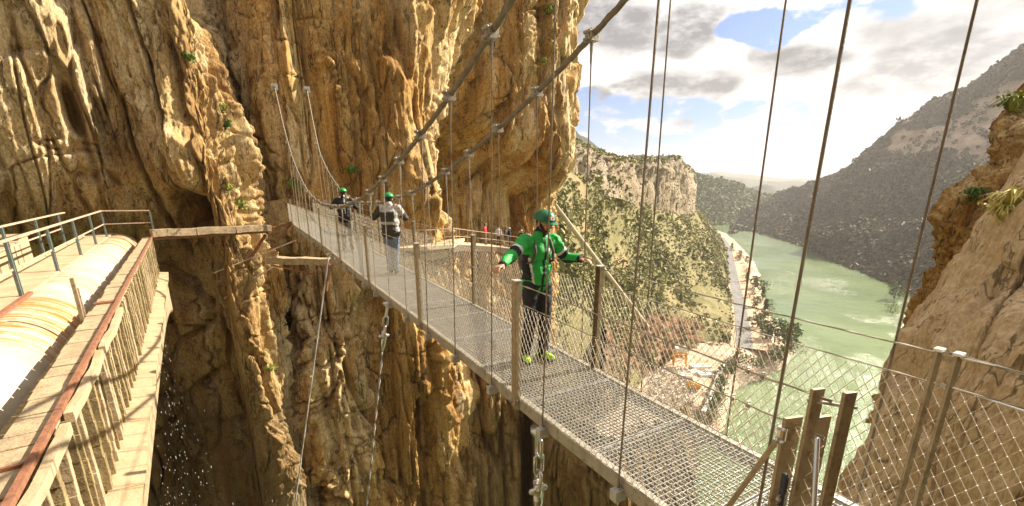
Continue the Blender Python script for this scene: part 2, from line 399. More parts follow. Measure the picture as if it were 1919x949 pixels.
# ================================================================== GORGE WALLS
# wall behind the far end of the bridge, running right to the big overhang
colsB = [plan(380, 31), plan(470, 28), plan(515, 25.2), plan(570, 25.2), plan(615, 25.8), plan(660, 27.3), plan(720, 28.6), plan(770, 29.5), plan(812, 31.5),
         plan(838, 36.5), plan(880, 40.5), plan(930, 42), plan(985, 44), plan(1024, 46), plan(1034, 50), plan(1032, 58), plan(1026, 72)]
zB = [-50, -24, -12, -6, -3.2, 0, 3.5, 8, 14, 24, 36]
offB = [
 [2, 2, 2, 2, 2, 2.5, 3, 3, 3, 3, 3, 2, 1, 0, 0, 0, 0],
 [1, 1, 1.2, 1.2, 1.5, 2, 2.2, 2.4, 2.5, 2, 1.5, 1, .5, 0, 0, 0, 0],
 [.5, .5, .8, .8, 1, 1.3, 1.5, 1.6, 1.5, 1, .8, .6, .3, 0, 0, 0, 0],
 [0, 0, .4, .5, .6, .8, .9, .9, .6, 0, 0, .2, 0, 0, 0, 0, 0],
 [0, 0, .2, .2, .3, .5, .6, .7, .2, -.6, -.6, -.4, -.4, -.5, -.6, -.6, 0],
 [0, 0, 0, 0, .2, .4, .8, 1.0, 0, -.6, .2, .6, .9, .4, 0, 0, 0],
 [0, 0, -.1, -.3, -.4, .1, .9, .6, .2, .6, 2.0, 2.8, 2.8, 1.6, .8, .4, .2],
 [0, 0, -.6, -.2, -.6, .2, .9, .9, .8, 2.2, 3.5, 3.9, 3.6, 2.2, 1.2, .8, .4],
 [0, -.4, -.8, -.4, -.8, .2, .6, .8, 1.6, 3.2, 4.4, 4.6, 4.0, 2.3, 1.2, .8, .4],
 [0, -.4, -1, -1, -1, 0, .4, .6, 1.4, 3, 4.2, 4.2, 3.0, 1.5, .6, .2, 0],
 [0, -1, -1.5, -1.5, -1.5, -.6, 0, 0, .5, 1.5, 2.5, 2.5, 1.5, .5, 0, 0, 0]]
def exB(X, Y, Z, L, cu):
    e = -3.2*np.exp(-((cu-9.0-.10*np.sin(Z*.6))/.26)**2)*np.exp(-((Z-1.5)/4.5)**2)         # black fissure beside the overhang
    e += -3.5*np.exp(-((cu-6.5)/.28)**2)*np.clip((-13.0-Z)/1.5, 0, 1)                      # cave low in the wall
    e += 1.1*np.exp(-((cu-6.6)/1.1)**2)*np.exp(-((Z+.3)/2.6)**2)                            # sun-catching bulge
    e += .9*np.exp(-((cu-3.1+Z*.05)/.35)**2)*np.exp(-((Z-6)/3)**2)
    # the great overhang: its lower edge steps down to the right, undercut below
    ze = np.interp(cu, [8.6, 9.4, 10.5, 12, 13.2, 14.5], [5.0, 3.4, 2.6, 1.2, -.4, -1.0])+.5*np.sin(cu*6.1)+.35*np.sin(cu*14.3)
    k = np.clip((cu-8.9)*2.5, 0, 1)*np.clip((13.9-cu)*.8, 0, 1); u_ = Z-ze
    e += k*(1.3*np.tanh(u_/.45)+.9*np.exp(-((u_-2.2)/2.4)**2)-1.2*np.exp(-((u_+1.6)/1.6)**2))
    return e
cliff('rock_wall', colsB, zB, offB, M_rock, 900, zlevels(-50, -24, 19, 36, .085, 20), seed=3, amp=1.0, extra=exB)

# left buttress above the aqueduct, with the long sunlit rib
colsA = [plan(-620, 13), plan(-300, 15), plan(-60, 16.8), plan(120, 18.6), plan(250, 20.0), plan(330, 20.4), plan(385, 20.6), plan(425, 21.3), plan(455, 22.6), plan(474, 24.2), plan(484, 26.5), plan(480, 30)]
zA = [-50, -24, -12, -5, -2.6, -1.2, .8, 4, 8, 14, 26, 38]
offA = [
 [0, -2, -4, -4.5, -4, -3, -1.5, .2, .8, .8, .4, 0],
 [0, -2, -4, -4.5, -4, -3, -1.5, .2, .8, .8, .4, 0],
 [0, -2, -3.5, -4.5, -4, -3, -1.2, .2, .6, .6, .3, 0],
 [0, -1.5, -3, -4, -3.6, -2.6, -1.0, .1, .4, .4, .2, 0],
 [0, -1, -2.2, -2.6, -2.6, -2.2, -.7, .1, .3, .3, .2, 0],
 [0, -.6, -1.2, -1.2, -1.6, -1.4, -.3, .1, .2, .2, .1, 0],
 [0, 0, -.2, -.2, 0, .2, .1, 0, .1, .1, 0, 0],
 [0, .3, .8, 1.0, .9, .6, .3, 0, -.1, -.4, -.5, -.4],
 [0, .3, .8, 1.5, 1.6, 1.2, .3, -.4, -1.0, -1.6, -1.6, -1.0],
 [0, 0, .6, 1.5, 1.6, 1.0, 0, -1.2, -2.2, -2.8, -2.6, -2.0],
 [0, -.5, 0, .5, .6, 0, -1, -2.2, -3.4, -4, -3.6, -3],
 [0, -1, -1, -1, -1, -1.5, -2.5, -3.5, -4.5, -5, -5, -5]]
def exA(X, Y, Z, L, cu):
    e = -1.6*np.exp(-((cu-3.42+.03*Z)/.085)**2)*np.exp(-((Z-3.0)/1.0)**4)                    # tall dark hole
    e += -.9*np.exp(-((cu-5.15+.035*Z)/.045)**2)*(Z > 2)
    e += -2.4*np.exp(-((cu-4.95)/.42)**2)*np.exp(-((Z+1.0)/.75)**4)                        # tunnel mouth at the pipe
    e += -.8*np.exp(-((cu-2.05-.06*Z)/.06)**2)*(Z > .5)
    return e
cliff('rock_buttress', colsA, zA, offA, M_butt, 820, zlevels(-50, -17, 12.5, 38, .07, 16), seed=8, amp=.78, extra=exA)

# lower spur under the bridge
colsD = [plan(640, 31), plan(760, 30), plan(880, 31.5), plan(980, 32.5), plan(1060, 32), plan(1130, 31), plan(1200, 30.5), plan(1270, 32), plan(1330, 36), plan(1370, 44)]
zD = [-60, -34, -24, -20.5, -18.5, -17, -15.5, -13.5]
offD = [[3]*10, [2, 2, 2.4, 2.2, 2, 2, 1.8, 1.6, 1, 0], [1, 1, 1.4, 1.4, 1.4, 1.2, .6, 0, -.5, 0], [0.5, .4, .8, .9, .7, .4, -.6, -2, -3, -2],
        [.2, 0, .5, .5, .2, -.6, -2.6, -5, -6, -4], [0, -.2, .2, .2, -.8, -2.6, -6, -9, -9, -6], [-.5, -.6, 0, -.6, -3, -6, -10, -13, -13, -9], [-2, -1.6, -1, -3, -8, -12, -16, -18, -18, -14]]
def exD(X, Y, Z, L, cu):
    return -3.0*np.exp(-((cu-3.15)/.16)**2)*np.clip((-16-Z)/1.5, 0, 1)
def leanD(G):
    px_ = CX+F*1.039*G[..., 0]/G[..., 1]; up = np.interp(px_, [640, 760, 880, 980, 1060, 1130, 1200, 1270, 1330, 1370], [12, 12, 10.5, 8, 6, 4.2, 2.6, .3, -1, -3])
    G[..., 2] += up*np.clip((G[..., 2]+45)/23.5, 0, 1); return G
cliff('lower_rock_wall', colsD, zD, offD, M_gorge, 460, zlevels(-60, -36, -21.6, -21.5, .11, 8), seed=15, amp=.85, extra=exD, lean=leanD)

# the near side of the gorge, behind the viewer, that the bridge lands on
d2 = np.array([-.5045, .8634]); n2 = np.array([.8634, .5045]); O2 = np.array([.27, 3.82])
def SP(s, tt, z=0): p = O2+d2*s+n2*tt; return np.array([p[0], p[1], z])
cn = [tuple(SP(-5.6, 6)[:2]), tuple(SP(-5.8, 1)[:2]), tuple(SP(-5.6, -5)[:2]), tuple(SP(-6.5, -12)[:2]), tuple(SP(-6, -22)[:2]), tuple(SP(-2, -32)[:2])]
cliff('near_rock_wall', cn, [-50, 0, 18], [[0]*6, [0]*6, [-4]*6], M_rock, 120, np.linspace(-50, 18, 140), seed=31, amp=.7)

# ================================================================== NEAR ROCK ON THE RIGHT
def loft(name, ctrl, mat, nu, nv, disp, kind='structure', smooth=True, flip=False):
    """ctrl[row][col] world points"""
    P = np.array(ctrl, float); A = catmull(P, nv); B = catmull(A.transpose(1, 0, 2), nu).transpose(1, 0, 2)
    N = normals(B)
    if flip: N = -N
    V, U = np.meshgrid(np.linspace(0, P.shape[0]-1, nv), np.linspace(0, P.shape[1]-1, nu), indexing='ij')
    B = B+disp(B, N, U, V)
    o = np_mesh(name, B.reshape(-1, 3), grid_faces(nv, nu), mat, smooth=smooth); SURF[name] = B.reshape(-1, 3)
    if kind: o['kind'] = kind
    return o, B
def colpts(rows, shifts):
    """rows: silhouette (px,py,Y) top to bottom; shifts: (dpx, dY) per column"""
    return [[at(px+s[0], py+s[1], Y+s[2]) for s in shifts] for (px, py, Y) in rows]
sil2 = [(1990, 215, 11.5), (1935, 300, 11.2), (1855, 415, 11), (1765, 533, 11), (1703, 625, 10.6), (1660, 735, 10.2), (1612, 880, 9.8), (1560, 1050, 9.4), (1500, 1300, 9)]
sh2 = [(60, -40, 9), (10, -8, 2.2), (0, 0, 0), (50, 5, -1.5), (120, 0, -2.4), (200, 0, -2.9), (300, 0, -3.6), (430, 0, -4.3), (620, 0, -5)]
def d2f(B, N, U, V):
    x, y, z = B[..., 0], B[..., 1], B[..., 2]
    d = .40*fbm(x*.45, y*.45, z*.35, 3, 51)+.15*fbm(x*1.1, y*1.1, z*.5, 3, 52, .5, True)+.06*fbm(x*4, y*4, z*3, 4, 53, .6)+.012*fbm(x*14, y*14, z*10, 3, 54)
    cr = np.exp(-((U-4.35-.10*np.sin(V*2.1)+.04*V)/.055)**2)*np.clip(V-1.9, 0, 1); d -= .75*cr
    cr = np.exp(-((U-3.3-.25*np.sin(V*1.1))/.03)**2)*np.clip(V-3.5, 0, 1)*np.clip(6.3-V, 0, 1); d -= .2*cr
    d += .28*(np.tanh((U-4.5)*7)+1)*.5*np.clip(V-3, 0, 1)
    s, g = slabs(U*1.3+V*.2, z, .9, 1.6, 77, .1); d += .16*s-.08*g
    sgn = 1.0
    return N*d[..., None]*sgn
loft('rock_outcrop', colpts(sil2, sh2), M_grey, 420, 520, d2f, flip=True)
sil1 = [(1960, 120, 17), (1925, 190, 16), (1886, 222, 15.5), (1876, 270, 15.3), (1868, 312, 15), (1838, 332, 14.8), (1800, 360, 14.6), (1776, 392, 14.6), (1768, 440, 14.4), (1767, 500, 14.2), (1745, 560, 14), (1700, 660, 14), (1650, 800, 14)]
sh1 = [(50, -30, 8), (6, -4, 1.6), (0, 0, 0), (30, 4, -1.1), (70, 6, -1.5), (120, 6, -1.6), (200, 0, -1.6), (340, 0, -1.4)]
def d1f(B, N, U, V):
    x, y, z = B[..., 0], B[..., 1], B[..., 2]
    f1, f2, iv = worley(x*1.6, y*1.6, z*1.3, 64); d = .22*(iv-.5)-.12*(1-np.clip((f2-f1)/.15, 0, 1)); f1, f2, iv = worley(x*5, y*5, z*5, 66); d += .05*(iv-.5)
    d += .35*fbm(x*.6, y*.6, z*.6, 3, 61)+.34*fbm(x*1.2, y*1.2, z*1.4, 4, 62, .55, True)+.12*fbm(x*4, y*4, z*4, 4, 63, .6)
    d -= .5*np.exp(-((V-4.2-.6*np.sin(U*1.4))/.25)**2)
    return N*d[..., None]
loft('rock_crag', colpts(sil1, sh1), M_rock, 220, 320, d1f, flip=True)
# ================================================================== VALLEY
ZW = -72.0      # lake level
ZG = -66.0      # road and works platform
def ground_mat(name, base, patches, sc=.08, bump=1.0, dist=.6, fade=None):
    m, t, b = material(name); o = t.new('ShaderNodeTexCoord').outputs['Object']
    a = t.noise(o, sc, 8, .65); c = t.ramp(a, [(.35, base[0]), (.5, base[1]), (.65, base[2])])
    for (s, lo, hi, cc, k) in patches:
        c = t.mix(t.math('MULTIPLY', t.smooth(t.noise(t.vscale(o, (1, 1, 1), (s*100, 7, 3)), s, 7, .65), lo, hi), k), c, cc)
    t.link(c, b.inputs['Base Color']); b.inputs['Roughness'].default_value = .9; b.inputs['Specular IOR Level'].default_value = .15
    bp = t.new('ShaderNodeBump'); bp.inputs['Strength'].default_value = bump; bp.inputs['Distance'].default_value = dist
    t.link(t.noise(o, sc*8, 9, .7), bp.inputs['Height']); t.link(bp.outputs[0], b.inputs['Normal'])
    return m
M_hill = ground_mat('scrub_soil', [(.14, .125, .05), (.215, .185, .08), (.30, .25, .13)], [(.25, .52, .64, (.15, .145, .05), .7), (.9, .58, .68, (.40, .32, .19), .5), (.035, .56, .66, (.42, .26, .14), .6)])
M_red = ground_mat('red_earth', [(.09, .05, .025), (.19, .105, .05), (.30, .20, .11)], [(.3, .54, .64, (.16, .08, .04), .8), (.8, .55, .7, (.56, .42, .28), .6)], sc=.15)
M_floor = ground_mat('works_ground', [(.40, .29, .20), (.52, .40, .29), (.60, .48, .37)], [(.35, .53, .62, (.42, .22, .12), .7), (1.2, .57, .7, (.66, .60, .52), .6), (.12, .56, .68, (.25, .22, .10), .5)], sc=.12)
M_forest = ground_mat('forest_floor', [(.085, .066, .035), (.13, .10, .058), (.18, .14, .085)], [(.02, .54, .66, (.27, .20, .14), .7), (.1, .58, .7, (.19, .15, .10), .5)], sc=.02, dist=4)
M_green = ground_mat('green_slope', [(.09, .11, .03), (.14, .15, .05), (.20, .18, .08)], [(.02, .56, .66, (.28, .22, .13), .7), (.05, .52, .62, (.05, .07, .02), .8)], sc=.012, dist=4)
M_ridge = ground_mat('distant_slope', [(.04, .05, .04), (.06, .07, .055), (.085, .09, .075)], [], sc=.004, dist=10)
M_road = ground_mat('old_asphalt', [(.14, .13, .125), (.20, .19, .185), (.26, .25, .24)], [(.6, .56, .66, (.34, .30, .26), .5)], sc=.3, bump=.3, dist=.05)
M_dirt = ground_mat('dirt_track', [(.42, .27, .17), (.52, .36, .24), (.58, .44, .32)], [(.6, .56, .7, (.30, .22, .12), .5)], sc=.2, bump=.5, dist=.2)

m, t, b = material('lake_water')
o = t.new('ShaderNodeTexCoord').outputs['Object']
c = t.ramp(t.noise(o, .012, 4, .5), [(.35, (.105, .16, .06)), (.65, (.18, .235, .10))])
t.link(c, b.inputs['Base Color']); b.inputs['Roughness'].default_value = .13; b.inputs['IOR'].default_value = 1.42
h1 = t.noise(t.vscale(o, (1, 1.6, 1)), .9, 4, .6); h2 = t.noise(o, .12, 3, .5); gust = t.smooth(t.noise(t.vscale(o, (1, .6, 1)), .022, 5, .6), .42, .62)
bp = t.new('ShaderNodeBump'); bp.inputs['Distance'].default_value = .8
t.link(t.math('ADD', .25, t.math('MULTIPLY', gust, .75)), bp.inputs['Strength'])
t.link(t.math('ADD', h1, t.math('MULTIPLY', h2, 1.4)), bp.inputs['Height']); t.link(bp.outputs[0], b.inputs['Normal'])
M_water = m
g_ = [(-600, -200), (2600, -200), (2600, 2600), (-600, 2600)]
o = np_mesh('lake', [(x, y, ZW) for x, y in g_], [(0, 1, 2, 3)], M_water, smooth=False); o['kind'] = 'structure'
# one ground sheet reaching the horizon, below everything
th = np.linspace(0, 2*np.pi, 97)[:-1]; rr = np.array([60, 200, 600, 1500, 2600, 5000, 12000, 30000])
V = [(0, 0, -88)]
for r_ in rr:
    zz = -88 + 14*np.clip((r_-2400)/1500, 0, 1)
    for a_ in th: V.append((r_*math.cos(a_), r_*math.sin(a_), zz + (3*math.sin(a_*9+r_) if r_ > 2700 else 0)))
n = 96; Fq = []
for j in range(len(rr)-1):
    for k in range(n): Fq.append((1+j*n+k, 1+j*n+(k+1) % n, 1+(j+1)*n+(k+1) % n, 1+(j+1)*n+k))
o = np_mesh('ground', V, Fq, M_green); o['kind'] = 'structure'

def rough(a, f, b=.5, seed=5):
    def fn(B, N, U, V):
        x, y, z = B[..., 0], B[..., 1], B[..., 2]
        d = a*fbm(x*f, y*f, z*f, 6, seed, .55)+b*a*fbm(x*f*3, y*f*3, z*f*3, 4, seed+3, .5, True)
        e = np.zeros_like(B); e[...] = N*d[..., None]; return e
    return fn
# ---- scrub hillside (rows bottom to top, columns near/left to far/right)
H = [
 [at(960, 800, 88), at(1100, 800, 114), onz(1205, 728, ZG-1), onz(1290, 655, ZG-1), onz(1371, 642, ZG-.6), onz(1366, 560, ZG-.6), onz(1362, 480, ZG-.6), onz(1350, 446, ZG-.6), onz(1322, 428, ZG)],
 [at(960, 660, 92), at(1100, 640, 121), at(1195, 625, 165), at(1286, 606, 197), at(1366, 585, 226), at(1358, 520, 300), at(1354, 458, 460), at(1340, 434, 620), at(1318, 420, 800)],
 [at(960, 540, 98), at(1090, 520, 130), at(1170, 520, 172), at(1262, 525, 216), at(1336, 508, 262), at(1342, 474, 330), at(1340, 440, 480), at(1330, 422, 640), at(1312, 412, 800)],
 [at(960, 440, 106), at(1078, 430, 138), at(1158, 432, 182), at(1245, 445, 238), at(1318, 446, 305), at(1326, 430, 380), at(1326, 415, 500), at(1320, 408, 650), at(1308, 402, 800)],
 [at(960, 350, 118), at(1070, 345, 148), at(1158, 352, 190), at(1232, 384, 264), at(1296, 390, 350), at(1306, 400, 420), at(1312, 398, 520), at(1310, 396, 660), at(1304, 394, 800)],
 [at(960, 315, 135), at(1070, 310, 165), at(1158, 320, 205), at(1232, 345, 285), at(1292, 360, 380), at(1300, 390, 450), at(1306, 393, 540), at(1304, 392, 680), at(1300, 390, 820)]]
def hd(B, N, U, V):
    x, y, z = B[..., 0], B[..., 1], B[..., 2]; e = np.zeros_like(B)
    d = 2.2*fbm(x*.05, y*.05, z*.05, 5, 70)+.7*fbm(x*.22, y*.22, z*.22, 4, 71)
    d -= 3.0*np.exp(-((U-2.1-.2*V)/.22)**2)*np.clip(2.2-V, 0, 1)
    e[..., 2] = d; return e
_, HB = loft('hillside', H, M_hill, 420, 320, hd)
# red cut bank at the foot
RB = [[onz(1120, 790, ZG-1), onz(1180, 735, ZG-1), onz(1225, 700, ZG-1), onz(1280, 668, ZG-1), onz(1330, 652, ZG-1), onz(1368, 644, ZG-1)],
      [at(1125, 700, 112), at(1180, 660, 150), at(1228, 640, 167), at(1280, 634, 183), at(1325, 632, 198), at(1362, 628, 207)],
      [at(1130, 640, 119), at(1185, 612, 158), at(1232, 600, 175), at(1282, 604, 193), at(1325, 610, 206), at(1358, 612, 215)],
      [at(1130, 610, 130), at(1190, 596, 170), at(1236, 592, 188), at(1284, 600, 204), at(1325, 606, 217), at(1356, 608, 226)]]
_, EBG = loft('earth_bank', RB, M_red, 260, 120, rough(1.7, .10, .9, 21))
# ---- valley floor: works platform and shore
VF = [[onz(1040, 960, ZG-4), onz(1150, 900, ZG-1), onz(1250, 850, ZG-1), onz(1320, 815, ZG-1.5), onz(1372, 800, ZW-1.5)],
      [onz(1090, 840, ZG), onz(1170, 800, ZG), onz(1260, 770, ZG), onz(1330, 745, ZG-1), onz(1388, 735, ZW-1.5)],
      [onz(1130, 760, ZG), onz(1200, 735, ZG), onz(1280, 710, ZG), onz(1350, 690, ZG), onz(1432, 722, ZW-2)],
      [onz(1170, 700, ZG), onz(1240, 685, ZG), onz(1310, 668, ZG), onz(1400, 660, ZG), onz(1512, 682, ZW-2.5)],
      [onz(1250, 655, ZG), onz(1300, 640, ZG), onz(1372, 630, ZG), onz(1425, 622, ZG), onz(1502, 640, ZW-2.5)],
      [onz(1290, 600, ZG), onz(1330, 590, ZG), onz(1368, 572, ZG), onz(1412, 572, ZG), onz(1452, 594, ZW-1.8)],
      [onz(1300, 530, ZG), onz(1335, 525, ZG), onz(1360, 515, ZG), onz(1396, 518, ZG), onz(1434, 540, ZW-1.6)],
      [onz(1310, 480, ZG), onz(1335, 476, ZG), onz(1356, 470, ZG), onz(1382, 474, ZG), onz(1424, 502, ZW-1.4)],
      [onz(1315, 450, ZG), onz(1335, 447, ZG), onz(1351, 444, ZG), onz(1369, 448, ZG), onz(1392, 466, ZW-1.2)],
      [onz(1310, 436, ZG), onz(1328, 434, ZG), onz(1342, 432, ZG), onz(1350, 434, ZG), onz(1364, 440, ZW-1)]]
def vf(B, N, U, V):
    x, y, z = B[..., 0], B[..., 1], B[..., 2]; e = np.zeros_like(B)
    e[..., 2] = (.35+1.3*np.clip(U-3, 0, 1))*fbm(x*.08, y*.08, z*0, 5, 81)-.1
    e[..., 0] += 3*np.clip(U-3.2, 0, .8)*fbm(x*.06, y*.06, z*0, 4, 84); return e
loft('valley_floor', VF, M_floor, 160, 300, vf)
def ribbon(name, pts, w0, w1, mat, z, n=120):
    P = catmull(np.array(pts), n); T = np.gradient(P, axis=0); T /= np.linalg.norm(T, axis=1, keepdims=True)
    S = np.stack([T[:, 1], -T[:, 0], 0*T[:, 0]], 1); us = np.linspace(w0, w1, 5)
    G = np.stack([P+S*u for u in us], 1); G[..., 2] = z
    if G.shape[0] > 2 and np.cross(G[1, 0]-G[0, 0], G[0, 1]-G[0, 0])[2] > 0: G = G[:, ::-1]
    o = np_mesh(name, G.reshape(-1, 3), grid_faces(n, 5), mat); o['kind'] = 'structure'
RP = [onz(1396, 655, ZG), onz(1391, 615, ZG), onz(1386, 575, ZG), onz(1376, 530, ZG), onz(1369, 490, ZG), onz(1363, 463, ZG), onz(1352, 446, ZG)]
ribbon('dirt_shoulder', RP, -5.5, 11.0, M_dirt, ZG+.62)
ribbon('road', RP, -3.2, 3.2, M_road, ZG+.70)
# ---- limestone cliff band on the left of the valley
FB = [[at(1000, 368, 136), at(1040, 362, 146), at(1100, 366, 160), at(1160, 372, 184), at(1200, 388, 222), at(1240, 402, 264), at(1275, 404, 300), at(1300, 400, 340), at(1304, 396, 410), at(1302, 392, 520)],
      [at(1000, 340, 140), at(1045, 330, 150), at(1100, 335, 166), at(1160, 340, 190), at(1205, 350, 228), at(1240, 362, 262), at(1275, 370, 298), at(1299, 372, 338), at(1301, 376, 420), at(1300, 376, 520)],
      [at(1000, 300, 146), at(1050, 294, 156), at(1100, 302, 172), at(1160, 316, 196), at(1205, 325, 230), at(1240, 330, 264), at(1272, 334, 300), at(1298, 346, 342), at(1299, 355, 430), at(1298, 360, 520)],
      [at(1000, 262, 156), at(1052, 268, 166), at(1100, 282, 184), at(1160, 304, 206), at(1205, 306, 240), at(1240, 306, 272), at(1268, 301, 306), at(1290, 318, 352), at(1296, 335, 440), at(1296, 345, 520)],
      [at(1000, 240, 190), at(1055, 256, 200), at(1100, 270, 220), at(1150, 296, 250), at(1205, 303, 280), at(1240, 302, 300), at(1266, 298, 330), at(1288, 316, 380), at(1292, 330, 450), at(1294, 342, 540)],
      [at(1000, 290, 260), at(1050, 290, 270), at(1100, 300, 280), at(1150, 320, 300), at(1205, 320, 330), at(1240, 320, 350), at(1266, 320, 370), at(1280, 330, 420), at(1285, 345, 480), at(1288, 350, 560)]]
def fd(B, N, U, V):
    x, y, z = B[..., 0], B[..., 1], B[..., 2]
    d = 4.5*fbm(x*.035, y*.035, z*.012, 3, 91)+2.6*fbm(x*.11, y*.11, z*.03, 4, 92, .55, True)+.9*fbm(x*.4, y*.4, z*.2, 4, 93)
    s, g = slabs(U*30, z, 6, 22, 95); d += 1.6*s-1.5*g
    d += 1.2*np.sin(z*.5+3*vn(x*.03, y*.03, z*0, 9))*.5
    k = np.clip(1-np.abs(V-2.2)/2.6, .12, 1); return -N*(d*k)[..., None]
_, FBG = loft('cliff_band', FB, M_far, 420, 170, fd)

# ---- mountains on the right of the lake
def edge(px, py): return onz(px, py, ZW-.6)
G1 = [[edge(1366, 441), edge(1400, 434), edge(1480, 456), edge(1560, 492), edge(1640, 528), edge(1730, 590), edge(1900, 760)],
      [at(1374, 420, 900), at(1404, 424, 800), at(1482, 438, 640), at(1562, 462, 480), at(1646, 492, 392), at(1740, 540, 305), at(1960, 640, 200)],
      [at(1385, 404, 1000), at(1412, 408, 860), at(1488, 410, 700), at(1566, 420, 545), at(1655, 440, 455), at(1760, 455, 380), at(1985, 480, 290)],
      [at(1394, 392, 1100), at(1424, 392, 950), at(1496, 380, 790), at(1574, 370, 650), at(1668, 360, 560), at(1780, 352, 490), at(1990, 340, 420)],
      [at(1402, 384, 1180), at(1432, 378, 1030), at(1504, 360, 870), at(1590, 322, 750), at(1690, 286, 680), at(1820, 262, 610), at(1990, 230, 540)],
      [at(1408, 377, 1250), at(1440, 369, 1100), at(1508, 343, 930), at(1600, 293, 830), at(1702, 226, 760), at(1822, 160, 720), at(1990, 50, 640)],
      [at(1412, 380, 1400), at(1446, 372, 1300), at(1520, 350, 1150), at(1612, 303, 1050), at(1720, 240, 950), at(1850, 175, 860), at(2010, 70, 760)]]
def gd(B, N, U, V):
    x, y, z = B[..., 0], B[..., 1], B[..., 2]; e = np.zeros_like(B)
    k = np.clip(V, 0, 1)*np.clip((6.6-V)*.6, .25, 1)
    d = (40*fbm(x*.006, y*.006, z*.003, 3, 101, .5, True)+15*fbm(x*.02, y*.02, z*.015, 4, 102, .55, True)+4*fbm(x*.08, y*.08, z*.08, 4, 103))*k
    # two stepped limestone bands
    st = 15*np.tanh((V-4.25+.25*vn(U*2, V*0, V*0, 8))*8)+3*np.tanh((V-3.3+.3*vn(U*2.3, V*0, V*0, 3))*6)
    st = st*np.clip((U-2.8)*.8, 0, 1)
    e[...] = N*(-(d*.6))[..., None]; e[..., 1] += st*1.0; return e
mo, GB = loft('mountain', G1, M_forest, 420, 340, gd)
Vg, Ug = np.meshgrid(np.linspace(0, 6, 340), np.linspace(0, 6, 420), indexing='ij')
def rmask(U, V, B):
    n1 = fbm(B[..., 0]*.012, B[..., 1]*.012, B[..., 2]*.03, 5, 301, .6); n2 = fbm(B[..., 0]*.05, B[..., 1]*.05, B[..., 2]*.02, 4, 302, .6)
    b1 = np.exp(-((V-4.25-.30*n1)/.30)**2)*np.clip((U-3.3)*1.6, 0, 1); b2 = np.exp(-((V-5.55-.2*n1)/.24)**2)*np.clip((U-4.4)*2.5, 0, 1)
    b3 = .85*np.exp(-((V-1.6-.5*n1)/.45)**2)*np.exp(-((U-2.9)/.5)**2)+.7*np.exp(-((V-.8-.3*n1)/.35)**2)*np.exp(-((U-3.9)/.5)**2)
    return np.clip((np.maximum(np.maximum(b1, b2), b3)+.42*n2+.18*n1-.42)*3.2, 0, 1)
RM = rmask(Ug, Vg, GB)
at_ = mo.data.attributes.new('bare_rock', 'FLOAT', 'POINT'); at_.data.foreach_set('value', RM.ravel().astype(np.float32))
t = NT(M_forest.node_tree); b = t.n['Principled BSDF']; src = b.inputs['Base Color'].links[0].from_socket
ga = t.new('ShaderNodeAttribute', attribute_name='bare_rock'); oo = t.new('ShaderNodeTexCoord').outputs['Object']
rc = t.ramp(t.noise(t.vscale(oo, (1, 1, 1.6)), .05, 7, .7), [(.35, (.28, .18, .12)), (.5, (.44, .32, .23)), (.65, (.56, .43, .32))])
t.link(t.mix(ga.outputs['Fac'], src, rc), b.inputs['Base Color'])

# ---- further hills
def hills(name, crest, mat, base=-95, seed=0, amp=20, f=.004, depth=.35):
    C = np.array(crest); lo = C*1.0; dd = np.linalg.norm(C[:, :2], axis=1, keepdims=True)
    front = C*(1-depth*.5); front[:, 2] = C[:, 2]*.35+base*.65; foot = C*(1-depth); foot[:, 2] = base
    back = C*(1+depth*.6); back[:, 2] = base
    def fn(B, N, U, V):
        x, y, z = B[..., 0], B[..., 1], B[..., 2]; e = np.zeros_like(B)
        e[..., 2] = amp*fbm(x*f, y*f, z*0, 6, seed)+.5*amp*fbm(x*f*2, y*f*2, z*0, 5, seed+4, .5, True); return e
    return loft(name, [foot, front, C, back], mat, 260, 80, fn)
hills('hill', [at(980, 250, 900), at(1040, 243, 860), at(1075, 246, 840), at(1110, 275, 900), at(1180, 330, 1000)], M_ridge, seed=141, amp=9, f=.01)
_, MH = hills('hill', [at(1180, 300, 1150), at(1260, 300, 1080), at(1300, 322, 1020), at(1360, 344, 1060), at(1420, 362, 1150), at(1480, 385, 1300), at(1540, 392, 1350), at(1620, 400, 1400)], M_green, seed=151, amp=10, f=.01, depth=.22)
hills('hill', [at(1330, 372, 1700), at(1400, 356, 1750), at(1440, 349, 1750), at(1475, 364, 1800), at(1520, 372, 1900)], M_ridge, seed=161, amp=14, f=.004)
hills('distant_ridge', [at(px_, py_, 3000) for px_, py_ in ((1000, 330), (1150, 328), (1280, 324), (1325, 325), (1370, 333), (1430, 341), (1490, 342), (1600, 340), (1900, 338), (2400, 336))], M_ridge, seed=171, amp=18, f=.003)
hills('distant_ridge', [at(px_, py_, 4300) for px_, py_ in ((800, 334), (1150, 330), (1310, 326), (1340, 321), (1400, 326), (1490, 334), (1700, 334), (2400, 334))], M_ridge, seed=181, amp=20, f=.002)
# pond far up the valley
P_ = [onz(1338, 404, ZW+2.8), onz(1392, 403, ZW+2.8), onz(1385, 396, ZW+2.8), onz(1342, 397, ZW+2.8)]
o = np_mesh('pond', P_, [(0, 1, 2, 3)], M_water, smooth=False); o['kind'] = 'structure'
# track along the far shore
TP = [edge(1400, 434)+[0, 0, 4], at(1440, 438, 700), at(1480, 447, 618), at(1520, 460, 552), at(1560, 478, 480), at(1600, 492, 432), at(1650, 512, 385), at(1720, 560, 315)]

HTOP = max(float(a[:, 2].max()) for a in SURF.values())+12; print('top', HTOP, {k: round(float(a[:, 2].max())) for k, a in SURF.items()})
